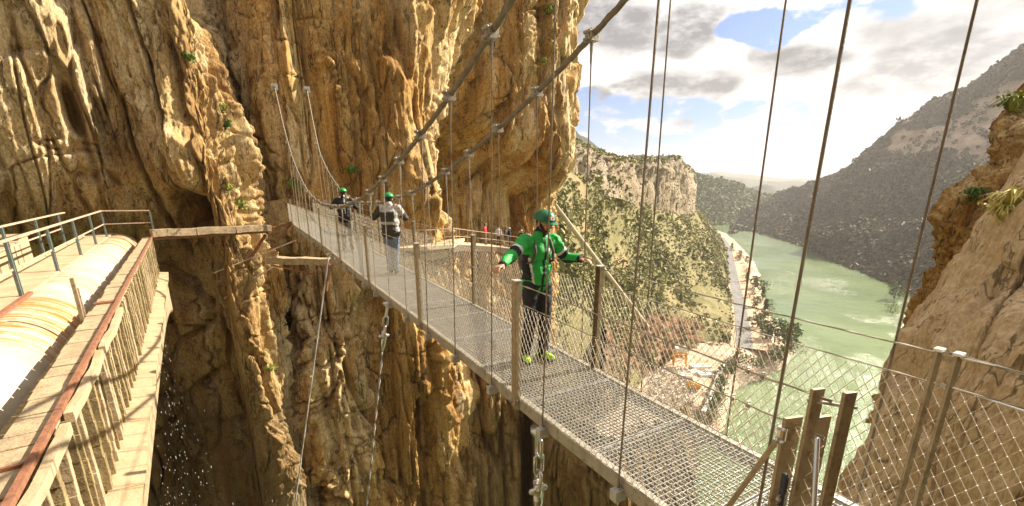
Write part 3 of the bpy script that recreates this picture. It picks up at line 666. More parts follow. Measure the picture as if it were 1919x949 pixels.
# ---- the air between here and the far hills
mb = MB(); mb.box((1500, 2350, (HTOP-102)/2), (4500, 0, 0), (0, 2750, 0), (0, 0, (HTOP+102)/2))
m = bpy.data.materials.new('haze_air'); m.use_nodes = True; t = NT(m.node_tree); t.n.remove(t.n['Principled BSDF'])
pv = t.new('ShaderNodeVolumePrincipled'); pv.inputs['Color'].default_value = (.94, .90, .87, 1); pv.inputs['Density'].default_value = .00016; pv.inputs['Anisotropy'].default_value = .15
t.link(pv.outputs[0], t.n['Material Output'].inputs['Volume'])
hz = mb.build('haze', m); tag(hz, kind='stuff', label='thin pale air fading the far hills', cat='haze')
# ================================================================== VEGETATION IN THE DISTANCE
def leaf_mat(name, c1, c2, c3, sc=.5):
    m, t, b = material(name); o = t.new('ShaderNodeTexCoord').outputs['Object']
    wn = t.new('ShaderNodeTexWhiteNoise'); gi = t.new('ShaderNodeNewGeometry'); t.link(gi.outputs['Random Per Island'], wn.inputs[0]) if False else None
    a = t.noise(o, sc, 4, .6); rnd = gi.outputs['Random Per Island']
    f = t.math('ADD', t.math('MULTIPLY', a, .6), t.math('MULTIPLY', rnd, .4))
    t.link(t.ramp(f, [(.3, c1), (.5, c2), (.7, c3)]), b.inputs['Base Color']); b.inputs['Roughness'].default_value = .7
    b.inputs['Specular IOR Level'].default_value = .2
    return m
M_scrub = leaf_mat('scrub_leaves', (.09, .09, .026), (.21, .20, .065), (.38, .34, .13), .06)
M_bush = leaf_mat('bush_leaves', (.055, .085, .02), (.115, .15, .04), (.21, .23, .075), .2)
M_pine = leaf_mat('pine_needles', (.045, .040, .016), (.082, .070, .030), (.14, .115, .055), .012)
M_dry = leaf_mat('dry_twigs', (.16, .10, .05), (.26, .17, .09), (.34, .25, .14), .3)
M_bark = simple('bark', (.16, .11, .07), .9, bump=.5)
def tufts(P, S, k, flat=.75, tri=.45, up=.35):
    """k random leaf-clump triangles in a ball of radius S round each point; returns verts, faces"""
    n = len(P); P = np.repeat(P, k, 0); S = np.repeat(S, k)
    dr = rng.normal(size=(n*k, 3)); dr /= np.linalg.norm(dr, axis=1, keepdims=True); dr[:, 2] = np.abs(dr[:, 2])*flat
    c = P+dr*(S*rng.uniform(.45, 1, n*k))[:, None]; c[:, 2] += S*up*.3
    a = rng.normal(size=(n*k, 3)); a /= np.linalg.norm(a, axis=1, keepdims=True)
    b = np.cross(a, dr+.4*rng.normal(size=(n*k, 3))); b /= np.linalg.norm(b, axis=1, keepdims=True)
    s = (S*tri*rng.uniform(.6, 1.3, n*k))[:, None]
    V = np.stack([c-a*s, c+a*s-b*s*.3, c+b*s*1.2, c-b*s*.7], 1).reshape(-1, 3)
    i = np.arange(n*k)*4; return V, np.stack([i, i+3, i+1, i+2], 1)
def scatter(G, n, keep=None):
    nv, nu = G.shape[:2]; v = rng.uniform(0, nv-1.01, n); u = rng.uniform(0, nu-1.01, n)
    i = v.astype(int); j = u.astype(int)
    # area weighting
    A = np.linalg.norm(np.cross(G[1:, :-1]-G[:-1, :-1], G[:-1, 1:]-G[:-1, :-1]), axis=-1); w_ = A[i, j]
    d = np.linalg.norm(G[i, j], axis=-1); w_ = w_/d**1.2
    ok = rng.uniform(0, 1, n) < w_/np.percentile(w_, 92)
    i, j, v, u = i[ok], j[ok], v[ok], u[ok]
    fv = (v-i)[:, None]; fu = (u-j)[:, None]
    P = G[i, j]*(1-fv)*(1-fu)+G[i+1, j]*fv*(1-fu)+G[i, j+1]*(1-fv)*fu+G[i+1, j+1]*fv*fu
    return P, v/(nv-1), u/(nu-1)
P, v, u = scatter(HB, 60000)
dens = vn(P[:, 0]*.05, P[:, 1]*.05, P[:, 2]*.05, 201)
ok = (rng.uniform(-.75, .85, len(P)) < dens) & (v < .86); P = P[ok]
S = rng.lognormal(-.38, .42, len(P)).clip(.3, 2.8)*(1+.5*np.clip(dens[ok], 0, 1)); print('shrubs', len(P))
P2, v2, u2 = scatter(EBG, 3500); P2 = P2[(vn(P2[:, 0]*.12, P2[:, 1]*.12, P2[:, 2]*.12, 55) > -.1)]; P = np.r_[P, P2]; S = np.r_[S, rng.uniform(.4, 1.2, len(P2))]
V, Fc = tufts(P, S, 9); o = np_mesh('scrub', V, Fc, M_scrub, smooth=False); tag(o, kind='stuff', label='low green and yellow scrub dotted over the dry hillside', cat='scrub')
P, v, u = scatter(FBG, 9000); ok = (v > .56) | (rng.uniform(0, 1, len(P)) < .16); P = P[ok]
V, Fc = tufts(P, rng.uniform(.5, 1.4, len(P)), 9); o = np_mesh('cliff_scrub', V, Fc, M_scrub, smooth=False); tag(o, kind='stuff', label='olive shrubs clinging to the limestone cliff band', cat='scrub')
P, v, u = scatter(GB, 70000)
dens = vn(P[:, 0]*.012, P[:, 1]*.012, P[:, 2]*.012, 211); rmk = RM[np.clip((v*339).astype(int), 0, 339), np.clip((u*419).astype(int), 0, 419)]; ok = (rng.uniform(-1.0, .8, len(P)) < dens) & (rng.uniform(0, 1, len(P)) > rmk*.9); P = P[ok]; print('forest', len(P))
V, Fc = tufts(P, rng.uniform(2.2, 4.6, len(P))*np.clip(np.linalg.norm(P, axis=1)/600, .6, 1.5), 8, flat=1.1, tri=.42); o = np_mesh('forest', V, Fc, M_pine, smooth=False); tag(o, kind='stuff', label='dark pine wood covering the mountain across the lake', cat='forest')
P, v, u = scatter(MH, 14000); P = P[v < .75]
V, Fc = tufts(P, rng.uniform(3, 7, len(P)), 7, flat=1, tri=.42); o = np_mesh('far_wood', V, Fc, M_bush, smooth=False); tag(o, kind='stuff', label='patchy green woodland on the hills beyond the lake', cat='forest')

# ---- trees and bushes along the lake shore
def make_tree(name, h, w_, mat, k, seed, trunk=True, conical=False, label='', group=''):
    r0 = np.random.default_rng(seed); root = empty(name); tag(root, label, 'tree' if trunk else 'bush', group)
    mb = MB(); mb.tube([(0, 0, -.5), (.05*h, 0, h*.4), (.03*h, .04*h, h*.8)], [h*.035, h*.025, h*.008], 6)
    for q in range(6):
        a = r0.uniform(0, 6.28); z = h*r0.uniform(.25, .65); mb.tube([(0.03*h, 0, z), (math.cos(a)*w_*.5, math.sin(a)*w_*.5, z+h*.2)], [h*.014, h*.004], 4)
    mb.build('trunk', M_bark, root)
    n = k; ph = r0.uniform(0, 6.28, n); zz = r0.uniform(0.06 if not trunk else .14, 1, n)
    rad = (1-zz)**.7 if conical else np.sqrt(np.clip(1-((zz-.5)/.55)**2, 0, 1))
    rad = rad*(1+.35*np.sin(ph*3+seed)+.2*np.sin(ph*5+zz*9)); rr_ = rad*np.sqrt(r0.uniform(.15, 1, n))*w_
    C_ = np.stack([rr_*np.cos(ph), rr_*np.sin(ph), zz*h], 1)
    global rng; sv = rng; rng = r0
    V, Fc = tufts(C_, np.full(n, h*.085), 7, flat=1.0, tri=.5); rng = sv
    np_mesh('crown', V, Fc, mat, root, smooth=False)
    return root
def copy_tree(o, parent=None):
    c = o.copy(); col.objects.link(c); c.parent = parent
    for ch in list(o.children): copy_tree(ch, c)
    return c
kinds = [make_tree('shore_tree', 7.5, 3.0, M_bush, 95, 3, label='bushy', group='x'), make_tree('shore_tree', 9.5, 2.4, M_bush, 100, 4, conical=True, label='p', group='x'),
         make_tree('shore_bush', 3.6, 2.9, M_bush, 70, 5, trunk=False, label='b', group='x'), make_tree('dry_bush', 3.4, 2.8, M_dry, 70, 6, trunk=False, label='b', group='x')]
used = [False]*4
klab = ['bushy green tree on the shore between the valley road and the lake', 'taller pointed green tree on the shore between the valley road and the lake',
        'low green bush on the bank between the valley road and the lake', 'brown dry bush on the lake bank below the valley road']
kgrp = ['bushy trees along the lake shore', 'pointed trees along the lake shore', 'green bushes along the lake shore', 'dry bushes along the lake shore']
def plant(k, p, sc, lab=None, grp=None):
    r_ = kinds[k] if not used[k] else copy_tree(kinds[k]); used[k] = True
    r_.location = p; r_.scale = (sc, sc, sc*rng.uniform(.85, 1.15)); r_.rotation_euler = (0, 0, rng.uniform(0, 6.28))
    r_['label'] = lab or klab[k]; r_['group'] = grp or kgrp[k]; r_['category'] = 'bush' if k >= 2 else 'tree'
    return r_
for i in range(46):       # strip between road and water
    f = i/45; cy_ = 640-f*175+rng.uniform(-4, 4); px_ = np.interp(cy_, [450, 480, 520, 575, 610, 640], [1366, 1384, 1404, 1424, 1438, 1452])+rng.uniform(-1, 1)*np.interp(cy_, [450, 640], [5, 26])
    p = onz(px_, cy_, ZG); plant([0, 1, 2, 2, 3][rng.integers(0, 5)] if cy_ < 600 else [0, 0, 2, 3][rng.integers(0, 4)], p-np.array([0, 0, .4]), rng.uniform(.7, 1.15))
for (px_, py_, k, s_) in [(1452, 640, 0, 1.3), (1478, 652, 0, 1.35), (1487, 662, 2, 1.5), (1462, 672, 2, 1.4), (1440, 668, 3, 1.3), (1422, 690, 2, 1.2)]:
    plant(k, onz(px_, py_, ZG-1), s_)
near_lab = 'dark green bush on the bank just above the lake near the works yard'
for i in range(30):
    f = i/29; px_ = np.interp(f, [0, .45, .6, 1], [1478, 1362, 1350, 1330])+rng.uniform(-10, 10); py_ = np.interp(f, [0, .45, .6, 1], [672, 694, 735, 800])+rng.uniform(-9, 9)
    plant([2, 2, 0, 3][rng.integers(0, 4)], onz(px_, py_, ZG-1.2), rng.uniform(.65, 1.1)*(1 if f < .5 else .8), near_lab, 'bushes above the near lake shore')
for i in range(16):
    plant([2, 3, 2][rng.integers(0, 3)], onz(rng.uniform(1262, 1345), rng.uniform(745, 800), ZG-.8), rng.uniform(.5, .9), 'scrubby bush on the slope below the works yard', 'bushes below the works yard')
# clump at the far shore beside the near rock
for i in range(22):
    px_ = rng.uniform(1668, 1790); py_ = rng.uniform(545, 610)*.6+.4*np.interp(px_, [1660, 1790], [560, 600]); plant([0, 2, 2, 3][rng.integers(0, 4)], onz(px_, py_, ZW+.5), rng.uniform(.9, 1.5), 'rounded shrub on the far lake shore beside the near rock', 'shrubs on the far lake shore')

for i in range(22):      # small trees standing in the scrub of the hillside
    for _try in range(50):
        j = rng.integers(20, 230); k_ = rng.integers(60, 330); p = HB[j, k_]
        d_ = p[1]*math.cos(TH)-p[2]*math.sin(TH); sx = CX+F*p[0]/d_; sy = CY-F*(p[1]*math.sin(TH)+p[2]*math.cos(TH))/d_
        if 1062 < sx < 1350 and 400 < sy < 640: break
    plant([0, 2, 1][rng.integers(0, 3)], p-np.array([0, 0, .3]), rng.uniform(.28, .48), 'small dark green tree standing out of the low scrub on the dry hillside', 'small trees on the scrubby hillside')
# ================================================================== SUSPENSION BRIDGE
D3 = np.array([-.5045, .8634, 0]); N3 = np.array([.8634, .5045, 0]); O3 = np.array([.27, 3.82, 0]); UP = np.array([0, 0, 1.0]); W = 1.15
_s = [-3, 0, 2, 5, 8, 12, 16, 20, 24]; _z = [-2.08, -2.05, -2.0, -1.97, -1.93, -1.84, -1.80, -1.80, -1.80]
def zd(s): return float(np.interp(s, _s, _z))
def BP(s, tt=0.0, dz=0.0): return O3+D3*s+N3*tt+UP*(zd(s)+dz)
M_galv = simple('galvanised_steel', (.50, .49, .47), .45, .35, .18, 9, .15, 60)
M_galvd = simple('dull_galvanised_steel', (.42, .385, .32), .5, .45, .2, 7, .2, 50, dirt=(.25, .19, .12))
M_wire = simple('steel_wire', (.58, .52, .42), .4, .5, .15, 20)
M_cable = simple('greased_cable', (.22, .18, .13), .6, .4, .3, 14, .3, 60)
M_post = simple('post_steel', (.36, .29, .18), .5, .35, .2, 8, .15, 60, dirt=(.24, .16, .08))
M_bright = simple('bright_shackle_steel', (.62, .61, .58), .28, .9, .1, 20)
bridge = empty('suspension_bridge', tuple(BP(0)))
tag(bridge, 'narrow steel suspension footbridge with grating deck and wire mesh sides crossing the gorge', 'footbridge')
BL = np.array(bridge.location)
def bb(mb, name, mat, parent=None, smooth=False, bevel=0):
    o = mb.build(name, mat, None, smooth, bevel)
    par = parent or bridge; o.parent = par
    o.matrix_parent_inverse = Matrix.Translation(-bridge.location)
    if par is not bridge: o.matrix_parent_inverse = Matrix.Identity(4)
    return o
S0, S1 = -2.7, 23.3
# deck panels, one metre each
ns = int(round(S1-S0)); 
for k in range(ns):
    a = S0+k; mb = MB(); s_c = a+.5; far = s_c > 9
    nl = 27 if not far else 16
    for i in range(nl):
        tt = .05+(W-.1)*i/(nl-1); mb.bar(BP(a+.01, tt, -.010), BP(a+.99, tt, -.010), .0042 if not far else .009, .013)
    nc = 22 if not far else 12
    for i in range(nc):
        s = a+.02+.96*i/(nc-1); mb.bar(BP(s, .04, -.011), BP(s, W-.04, -.011), .0052 if not far else .011, .012)
    for tt in (.04, W-.04): mb.bar(BP(a+.008, tt, -.014), BP(a+.992, tt, -.014), .007, .036)
    for s in (a+.012, a+.988): mb.bar(BP(s, .04, -.013), BP(s, W-.04, -.013), .008, .034)
    bb(mb, 'deck_grating', M_galv)
for side, t0 in ((0, 0.0), (1, W)):
    mb = MB(); q = 1 if side else -1
    for k in range(ns*2):
        a = S0+k*.5; mb.bar(BP(a, t0+q*.012, -.055), BP(a+.5, t0+q*.012, -.055), .012, .115)
        mb.bar(BP(a, t0-q*.02, 0.004), BP(a+.5, t0-q*.02, 0.004), .055, .008); mb.bar(BP(a, t0-q*.02, -.112), BP(a+.5, t0-q*.02, -.112), .055, .008)
    bb(mb, 'edge_beam', M_galvd)
for k in range(ns+1):
    a = S0+k; mb = MB(); mb.bar(BP(a, .0, -.085), BP(a, W, -.085), .05, .055); bb(mb, 'cross_beam', M_galvd)
# main cables
cs = [(-9, 5.4), (-4.5, 3.6), (-2.3, 2.72), (-1, 2.12), (.5, 1.49), (.9, 1.32), (1.8, .99), (2.85, .66), (3.9, .37), (5.2, .05), (6.5, -.23), (8.9, -.50), (11.8, -.52), (13.8, -.36), (15.3, -.12), (17.4, .55), (19.1, 1.35), (20.7, 2.5), (22.6, 4.5)]
def zc(s, side=0):
    v = float(np.interp(s, [c[0] for c in cs], [c[1] for c in cs])); return v
ss = np.linspace(-9, 22.6, 200); zz0 = np.interp(ss, [c[0] for c in cs], [c[1] for c in cs])
ker = np.ones(9)/9; zz0 = np.r_[zz0[:4], np.convolve(zz0, ker, 'valid'), zz0[-4:]]
CT = {0: (0.0, 0.0), 1: (W, .13)}
def zcab(s, side):
    z = float(np.interp(s, ss, zz0))
    return z+(.14 if side and s < 8 else (.14*max(0, 1-(s-8)/4) if side else 0))
for side in (0, 1):
    mb = MB(); far_out = lambda s: 0.0
    mb.tube([O3+D3*s+N3*(W*side+(.25*max(0, (s-19)/3.6)*(1 if side else 0)))+UP*zcab(s, side) for s in np.linspace(-9, 22.6, 420)], .031, 12, twist=9.0, lobe=.13)
    bb(mb, 'main_cable', M_cable, smooth=True)
    ml = MB(); e = O3+D3*22.6+N3*(W*side+.25*side)+UP*zcab(22.6, side); ml.box(e+D3*.25, D3*.3, N3*.14, UP*.14); ml.tube([e+D3*.3, e-D3*.25], .06, 8); bb(ml, 'cable_anchor', M_galvd)
def clamp_knot(mb, c, sc=1.0, bolts=3):
    for i in range(bolts):
        q = D3*(i-(bolts-1)/2)*.035*sc; mb.tube([c+q-N3*.05*sc+UP*.03, c+q+N3*.05*sc+UP*.03], .010*sc, 6); mb.tube([c+q-N3*.05*sc-UP*.035, c+q+N3*.05*sc-UP*.035], .010*sc, 6)
        mb.box(c+q, D3*.012*sc, N3*.042*sc, UP*.048*sc); mb.ball(c+q-N3*.055*sc+UP*.03, .016*sc, n=6, m=4); mb.ball(c+q-N3*.055*sc-UP*.035, .016*sc, n=6, m=4)
for side in (0, 1):
    k = 0
    for s in np.arange(-2.08, 20.6, .995):
        t0 = W*side; q = 1 if side else -1; c = O3+D3*s+N3*t0+UP*zcab(s, side)
        bot = BP(s, t0+q*.045, -.13)
        top = c-UP*.10; h = MB(); h.tube([top, bot+UP*.06], .0075, 6); h.tube([top+UP*.04, top-UP*.16], [.018, .010], 6); h.tube([bot+UP*.0, bot+UP*.16], [.012, .009], 6)
        ho = bb(h, 'hanger', M_cable if s < 3 else M_galvd)
        cl = MB(); clamp_knot(cl, c, 1.15); bb(cl, 'cable_clamp', M_galvd, ho)
        br = MB(); br.box(bot+UP*.01, D3*.035, N3*.05, UP*.045); br.box(bot+UP*.058, D3*.02, N3*.02, UP*.006)
        bb(br, 'bracket', M_galv, ho, bevel=.004)
# posts
PS = {0: [.42, 3.26, 6.45, 9.6, 12.7, 15.8, 18.9, 22.0], 1: [.62, 3.85, 6.95, 10.0, 13.1, 16.2, 19.3, 22.2]}
for side in (0, 1):
    for s in PS[side]:
        t0 = W*side; q = 1 if side else -1; a = BP(s, t0+q*.05, -.1); b = BP(s, t0+q*.05, 1.19)
        mb = MB(); mb.bar(a, b, .078, .006, up=N3); m2 = MB()
        for e in (-1, 1): mb.bar(a+D3*e*.038-N3*q*.03, b+D3*e*.038-N3*q*.03, .006, .06, up=N3)
        p = bb(mb, 'post', M_post)
        cp = MB(); cp.box(b+UP*.004-N3*q*.03, D3*.044, N3*.036, UP*.005); bb(cp, 'post_cap', M_galv, p)
        ft = MB(); ft.box(BP(s, t0+q*.03, -.06), D3*.06, N3*.012, UP*.05)
        for e in (-1, 1): ft.ball(BP(s+e*.04, t0+q*.065, -.06), .012, n=6, m=4)
        bb(ft, 'foot_plate', M_galvd, p)
# rail wires and mesh
for side in (0, 1):
    t0 = W*side; q = 1 if side else -1; e0 = -2.36 if side == 0 else -2.36; ext = []
    for (dz, r_) in ((1.17, .0075), (.99, .006), (.02, .005)):
        mb = MB(); pts = []
        for s in np.linspace(S0 if side else -2.3, 22.6, 90): pts.append(BP(s, t0+q*.02, dz-.015*abs(math.sin(s*1.0))))
        mb.tube(pts, r_, 6, twist=60, lobe=.12); bb(mb, 'rail_wire', M_wire, smooth=True)
    # one mesh panel per two metres
    hgt = .97
    for k in range(13):
        a = -2.3+k*2.0 if side == 0 else -2.3+k*2.0; b = a+2.0; mb = MB(); p = .066 if a < 3 else (.078 if a < 6 else .15); wr = .0015 if a < 3 else (.0018 if a < 6 else .0028)
        dx = .62    # how far a wire travels along while it climbs the full height
        n0 = int((b-a+dx)/p)
        for i in range(n0):
            for sg in (1, -1):
                x0 = a-dx+i*p if sg == 1 else a+i*p; x0 += .004*math.sin(i*2.3+sg); x1 = x0+dx*sg
                u0, u1 = x0, x1; z0, z1 = 0.01, hgt
                lo, hi = min(u0, u1), max(u0, u1)
                if hi < a or lo > b: continue
                # clip to the panel
                def cl(u): return z0+(z1-z0)*(u-u0)/(u1-u0)
                ua, ub = max(lo, a), min(hi, b)
                segs = 5 if a < 3 else 1
                P_ = [];
                for m_ in range(segs+1):
                    uu = ua+(ub-ua)*m_/segs; P_.append(BP(uu, t0+q*(.018+.002*sg), cl(uu)))
                for m_ in range(segs): mb.bar(P_[m_], P_[m_+1], wr*2, wr*2)
        if a < 3:      # ferrules where the wires cross
            for i in range(n0):
                for j in range(n0):
                    x0, x1 = a-dx+i*p, a+j*p; zf = (x1-x0)/2*(hgt-.01)/dx+.01; xc = (x0+x1)/2
                    if .02 < zf < hgt-.02 and a < xc < b: mb.box(BP(xc, t0+q*.018, zf), D3*.0038, N3*.006, UP*.0024)
        bb(mb, 'wire_mesh', M_wire)
# end posts on the viewer's side
def flatpost(s, tt, top, w_=.08, lean=0.0, mat=M_post, nm='end_post', bottom=-1.1):
    mb = MB(); a = BP(s, tt, bottom); b = BP(s+lean, tt, top); mb.bar(a, b, w_, .018, up=N3*.3+D3)
    o = bb(mb, nm, mat, bevel=.002); return o, a, b
for (s, tt) in ((-2.24, -.03), (-2.33, .055)):
    o, a, b = flatpost(s, tt, 1.20, .065)
mb = MB(); mb.tube([BP(-2.22, -.06, 1.14), BP(-2.35, .1, 1.12)], .008, 6); bb(mb, 'cross_pin', M_bright)
o, a, b = flatpost(-2.16, -.03, 1.02, .10); k_ = MB(); clamp_knot(k_, BP(-2.14, -.04, .93), .7, 2); bb(k_, 'wire_clamp', M_bright, o)
flatpost(-2.25, .03, 1.05, .10)
mb = MB(); mb.tube([BP(-2.30, -.09, 1.0), BP(-2.45, -.02, -.4)], .012, 8); bb(mb, 'tension_rod', M_bright, smooth=True)
mb = MB(); mb.tube([BP(-2.20, -.085, .75), BP(-2.22, -.085, -.8)], .016, 8); bb(mb, 'black_rod', simple('black_rubber', (.03, .03, .03), .5), smooth=True)
mb = MB(); mb.bar(BP(-2.14, -.03, .96), BP(-1.75, -.22, -.25), .035, .022); bb(mb, 'brace', M_post, bevel=.003)
for (ss_, tt, dz) in ((-1.98, 0, 1.155), (-1.90, 0, 1.155), (-1.93, 0, .975), (-1.84, 0, .975), (-2.2, -.09, .62), (-2.2, -.09, .56)):
    k_ = MB(); c = BP(ss_, tt-.02, dz); k_.ball(c, .014, n=6, m=4); k_.tube([c-UP*.02-N3*.01, c-UP*.02+N3*.012, c+UP*.02+N3*.012, c+UP*.02-N3*.01], .004, 5); bb(k_, 'wire_grip', M_galvd)
for (s, ln) in ((-2.29, 0), (-2.375, 0)):
    o, a, b = flatpost(s, W+.02, 1.17, .045, 0, M_post, 'end_post'); c_ = MB(); c_.box(b+UP*.01, D3*.02, N3*.03, UP*.008); bb(c_, 'post_cap', M_bright, o)
# mesh and wires carry on from the landing past the right of the frame
for dz, r_ in ((1.17, .0075), (.98, .006)):
    mb = MB(); mb.tube([BP(-2.33, W+.03, dz), BP(-2.9, W+.10, dz-.05), BP(-3.6, W+.25, dz-.1)], r_, 6); bb(mb, 'rail_wire', M_bright, smooth=True)
mb = MB(); p = .072
for i in range(44):
    for sg in (1, -1):
        u0 = -3.9+i*p if sg == 1 else -3.3+i*p
        if max(u0, u0+.62*sg) > -2.3 or min(u0, u0+.62*sg) < -4.4: 
            if min(u0, u0+.62*sg) > -2.3: continue
        ua, ub = sorted((u0, u0+.62*sg)); ua = max(ua, -4.2); ub = min(ub, -2.3)
        if ub <= ua: continue
        f = lambda u: .97*(u-u0)/(.62*sg)
        mb.bar(BP(ua, W+.03, f(ua)), BP(ub, W+.03, f(ub)), .003, .003)
for i in range(44):
    for j in range(44):
        x0, x1 = -3.9+i*p, -3.3+j*p; zf = (x1-x0)/2*.97/.62; xc = (x0+x1)/2
        if .02 < zf < .95 and -4.15 < xc < -2.32: mb.box(BP(xc, W+.028, zf), D3*.0045, N3*.005, UP*.003)
bb(mb, 'wire_mesh', M_wire)
# stabilising cables below the deck, each its own thing
def chain(mb, a, b, n, r=.011, w_=.03):
    a, b = np.array(a), np.array(b); d = (b-a)/n
    for i in range(n):
        c0 = a+d*(i-.08); c1 = a+d*(i+1.08); s_ = N3 if i % 2 else D3
        mb.tube([c0, c0+s_*w_*.8+d*.12, c1+s_*w_*.8-d*.12, c1, c1-s_*w_*.8-d*.12, c0-s_*w_*.8+d*.12, c0], r, 6)
def stay(top, bot, label, chained, rr=.024):
    root = empty('stay_cable', tuple(top)); tag(root, label, 'cable', 'stabilising cables under the bridge')
    L = np.array(bot)-np.array(top); off = Matrix.Translation(-Vector(top))
    def ad(mb, nm, mat, sm=True):
        o = mb.build(nm, mat, root, sm); o.matrix_parent_inverse = off; return o
    t_ = np.array(top); Lh = L/np.linalg.norm(L)
    mb = MB(); mb.tube([t_+UP*.03, t_-UP*.02], .085, 14); mb.ball(t_-UP*.02, .072, (1, 1, .8), 12, 8); ad(mb, 'end_boss', M_bright)
    k = 0
    if chained:
        mb = MB(); chain(mb, t_+Lh*.09, t_+Lh*0+Lh/np.linalg.norm(Lh)*.62, 3, .019, .052); ad(mb, 'chain', M_bright); k = .58
        mb = MB(); c = t_+Lh*.64
        mb.tube([c-N3*.09, c+N3*.09], .028, 8); mb.box(c, D3*.03, N3*.04, UP*.05); mb.ball(c-N3*.08, .028, n=8, m=6); mb.ball(c+N3*.08, .028, n=8, m=6)
        mb.box(c-D3*.035-UP*.0, D3*.01, N3*.03, UP*.09); mb.box(c+D3*.035, D3*.01, N3*.03, UP*.09); ad(mb, 'shackle', M_bright)
        mb = MB(); mb.tube([c+Lh*.06, c+Lh*.12, c+Lh*.33], [.045, .05, .022], 10); ad(mb, 'socket', M_bright); k = .9
    mb = MB(); mb.tube([t_+Lh*k+(L-Lh*k)*f for f in np.linspace(0, 1, 30)], rr, 8, twist=12, lobe=.15); ad(mb, 'cable', M_galv)
stay(BP(0, -.02, -.16), BP(-.1, -.05, -14), 'nearest stabilising cable, hanging from the deck edge on big bright chain links', True, .014)
stay(BP(5.15, -.02, -.14), at(687, 949, 8.0)+(at(687, 949, 8.0)-BP(5.15))*1.4, 'middle stabilising cable, with a round boss under the deck between two hangers', True)
stay(BP(11.6, -.02, -.14), at(552, 949, 13.4)+(at(552, 949, 13.4)-BP(11.6))*1.0, 'farthest stabilising cable, running from the deck past the stone ledge beam', False)
# ================================================================== OLD AQUEDUCT ON THE LEFT
DA = np.array([-.5774, .8165, 0]); NA = np.array([.8165, .5774, 0])
def AP(q, c, z): return DA*q+NA*c+UP*z
def kid(mb, name, mat, root, smooth=False, bevel=0.0):
    o = mb.build(name, mat, root, smooth, bevel); o.matrix_parent_inverse = Matrix.Translation(-root.location) if root.rotation_euler.z == 0 else root.matrix_world.inverted()
    return o
M_conc = simple('old_concrete', (.40, .30, .18), .9, 0, .3, 3.5, .7, 30, dirt=(.30, .19, .09))
M_concl = simple('pale_concrete', (.43, .33, .20), .9, 0, .22, 2.5, .6, 26, dirt=(.42, .28, .13))
M_fin = simple('weathered_concrete_fin', (.28, .21, .10), .95, 0, .3, 5, .9, 30, dirt=(.17, .11, .04))
M_rust = simple('rusty_steel', (.27, .115, .06), .85, .1, .3, 8, .5, 60, dirt=(.16, .07, .04))
M_paint = simple('worn_green_grey_paint', (.10, .145, .135), .6, .1, .25, 10, .3, 60, dirt=(.22, .14, .07))
M_railp = simple('worn_pale_paint', (.50, .38, .27), .6, .1, .25, 8, .3, 60, dirt=(.26, .12, .06))
M_wood = simple('grey_timber', (.30, .22, .13), .9, 0, .35, 4, .9, 22, dirt=(.12, .07, .03))
# pipe material: cream render with rust bands across it
m, t, b = material('rust_stained_pipe'); o = t.new('ShaderNodeTexCoord').outputs['Object']
dq = t.new('ShaderNodeVectorMath', operation='DOT_PRODUCT'); t.link(o, dq.inputs[0]); dq.inputs[1].default_value = tuple(DA); q_ = dq.outputs['Value']
cb = t.new('ShaderNodeCombineXYZ'); t.link(t.math('MULTIPLY', q_, 1.0), cb.inputs[0]); t.link(t.math('MULTIPLY', t.noise(o, 1.2, 4, .6), .55), cb.inputs[1])
band_ = t.noise(cb.outputs[0], 3.4, 7, .72)
reg = t.math('MAXIMUM', t.smooth(q_, 20.0, 22.6), t.math('MAXIMUM', t.math('MULTIPLY', t.smooth(q_, 8.2, 9.2), t.smooth(q_, 12.6, 11.4)), t.math('MULTIPLY', t.smooth(t.noise(cb.outputs[0], .6, 3, .5), .5, .62), .5)))
base = t.ramp(t.noise(o, 1.6, 6, .65), [(.3, (.36, .30, .22)), (.7, (.54, .48, .39))])
rust = t.ramp(band_, [(.35, (.30, .10, .02)), (.5, (.42, .20, .05)), (.66, (.52, .40, .24))])
c = t.mix(t.math('MULTIPLY', reg, t.smooth(band_, .62, .42)), base, rust)
c = t.mix(t.math('MULTIPLY', t.smooth(t.noise(cb.outputs[0], 9, 5, .7), .56, .66), .55), c, t.mix(.5, c, (.35, .16, .05)))
t.link(c, b.inputs['Base Color']); b.inputs['Roughness'].default_value = .8; b.inputs['Specular IOR Level'].default_value = .2
bp = t.new('ShaderNodeBump'); bp.inputs['Strength'].default_value = .5; bp.inputs['Distance'].default_value = .03
t.link(t.math('ADD', t.noise(o, 7, 8, .7), t.math('MULTIPLY', band_, .8)), bp.inputs['Height']); t.link(bp.outputs[0], b.inputs['Normal'])
M_pipe = m
pr = empty('water_pipe', tuple(AP(12, -2.55, -3.5))); tag(pr, 'fat cream water pipe with orange rust bands lying beside the old slatted parapet', 'pipe')
PC, PZ, PR = -2.56, -2.72, .76
mb = MB(); qs = np.arange(-7, 26.3, .08); mb.tube([AP(q, PC, PZ) for q in qs], [PR*(1+.004*math.sin(q*9)+.006*math.sin(q*1.7)) for q in qs], 56); kid(mb, 'pipe_barrel', M_pipe, pr, True)
for q in np.arange(-4.5, 25, 3.3):
    mb = MB(); mb.tube([AP(q-.03, PC, PZ), AP(q-.02, PC, PZ), AP(q+.02, PC, PZ), AP(q+.03, PC, PZ)], [PR+.004, PR+.022, PR+.022, PR+.004], 48); kid(mb, 'joint_band', M_pipe, pr, True)
mb = MB()
for q in np.arange(-6, 25, 1.1): mb.box(AP(q+.55, -3.02, -1.965), DA*.542, NA*.40, UP*.045)
kid(mb, 'walkway_slab', M_concl, pr, bevel=.008)
mb = MB(); mb.bar(AP(-6, -3.46, -1.96), AP(25, -3.46, -1.96), .10, .16); kid(mb, 'kerb', M_conc, pr, bevel=.01)
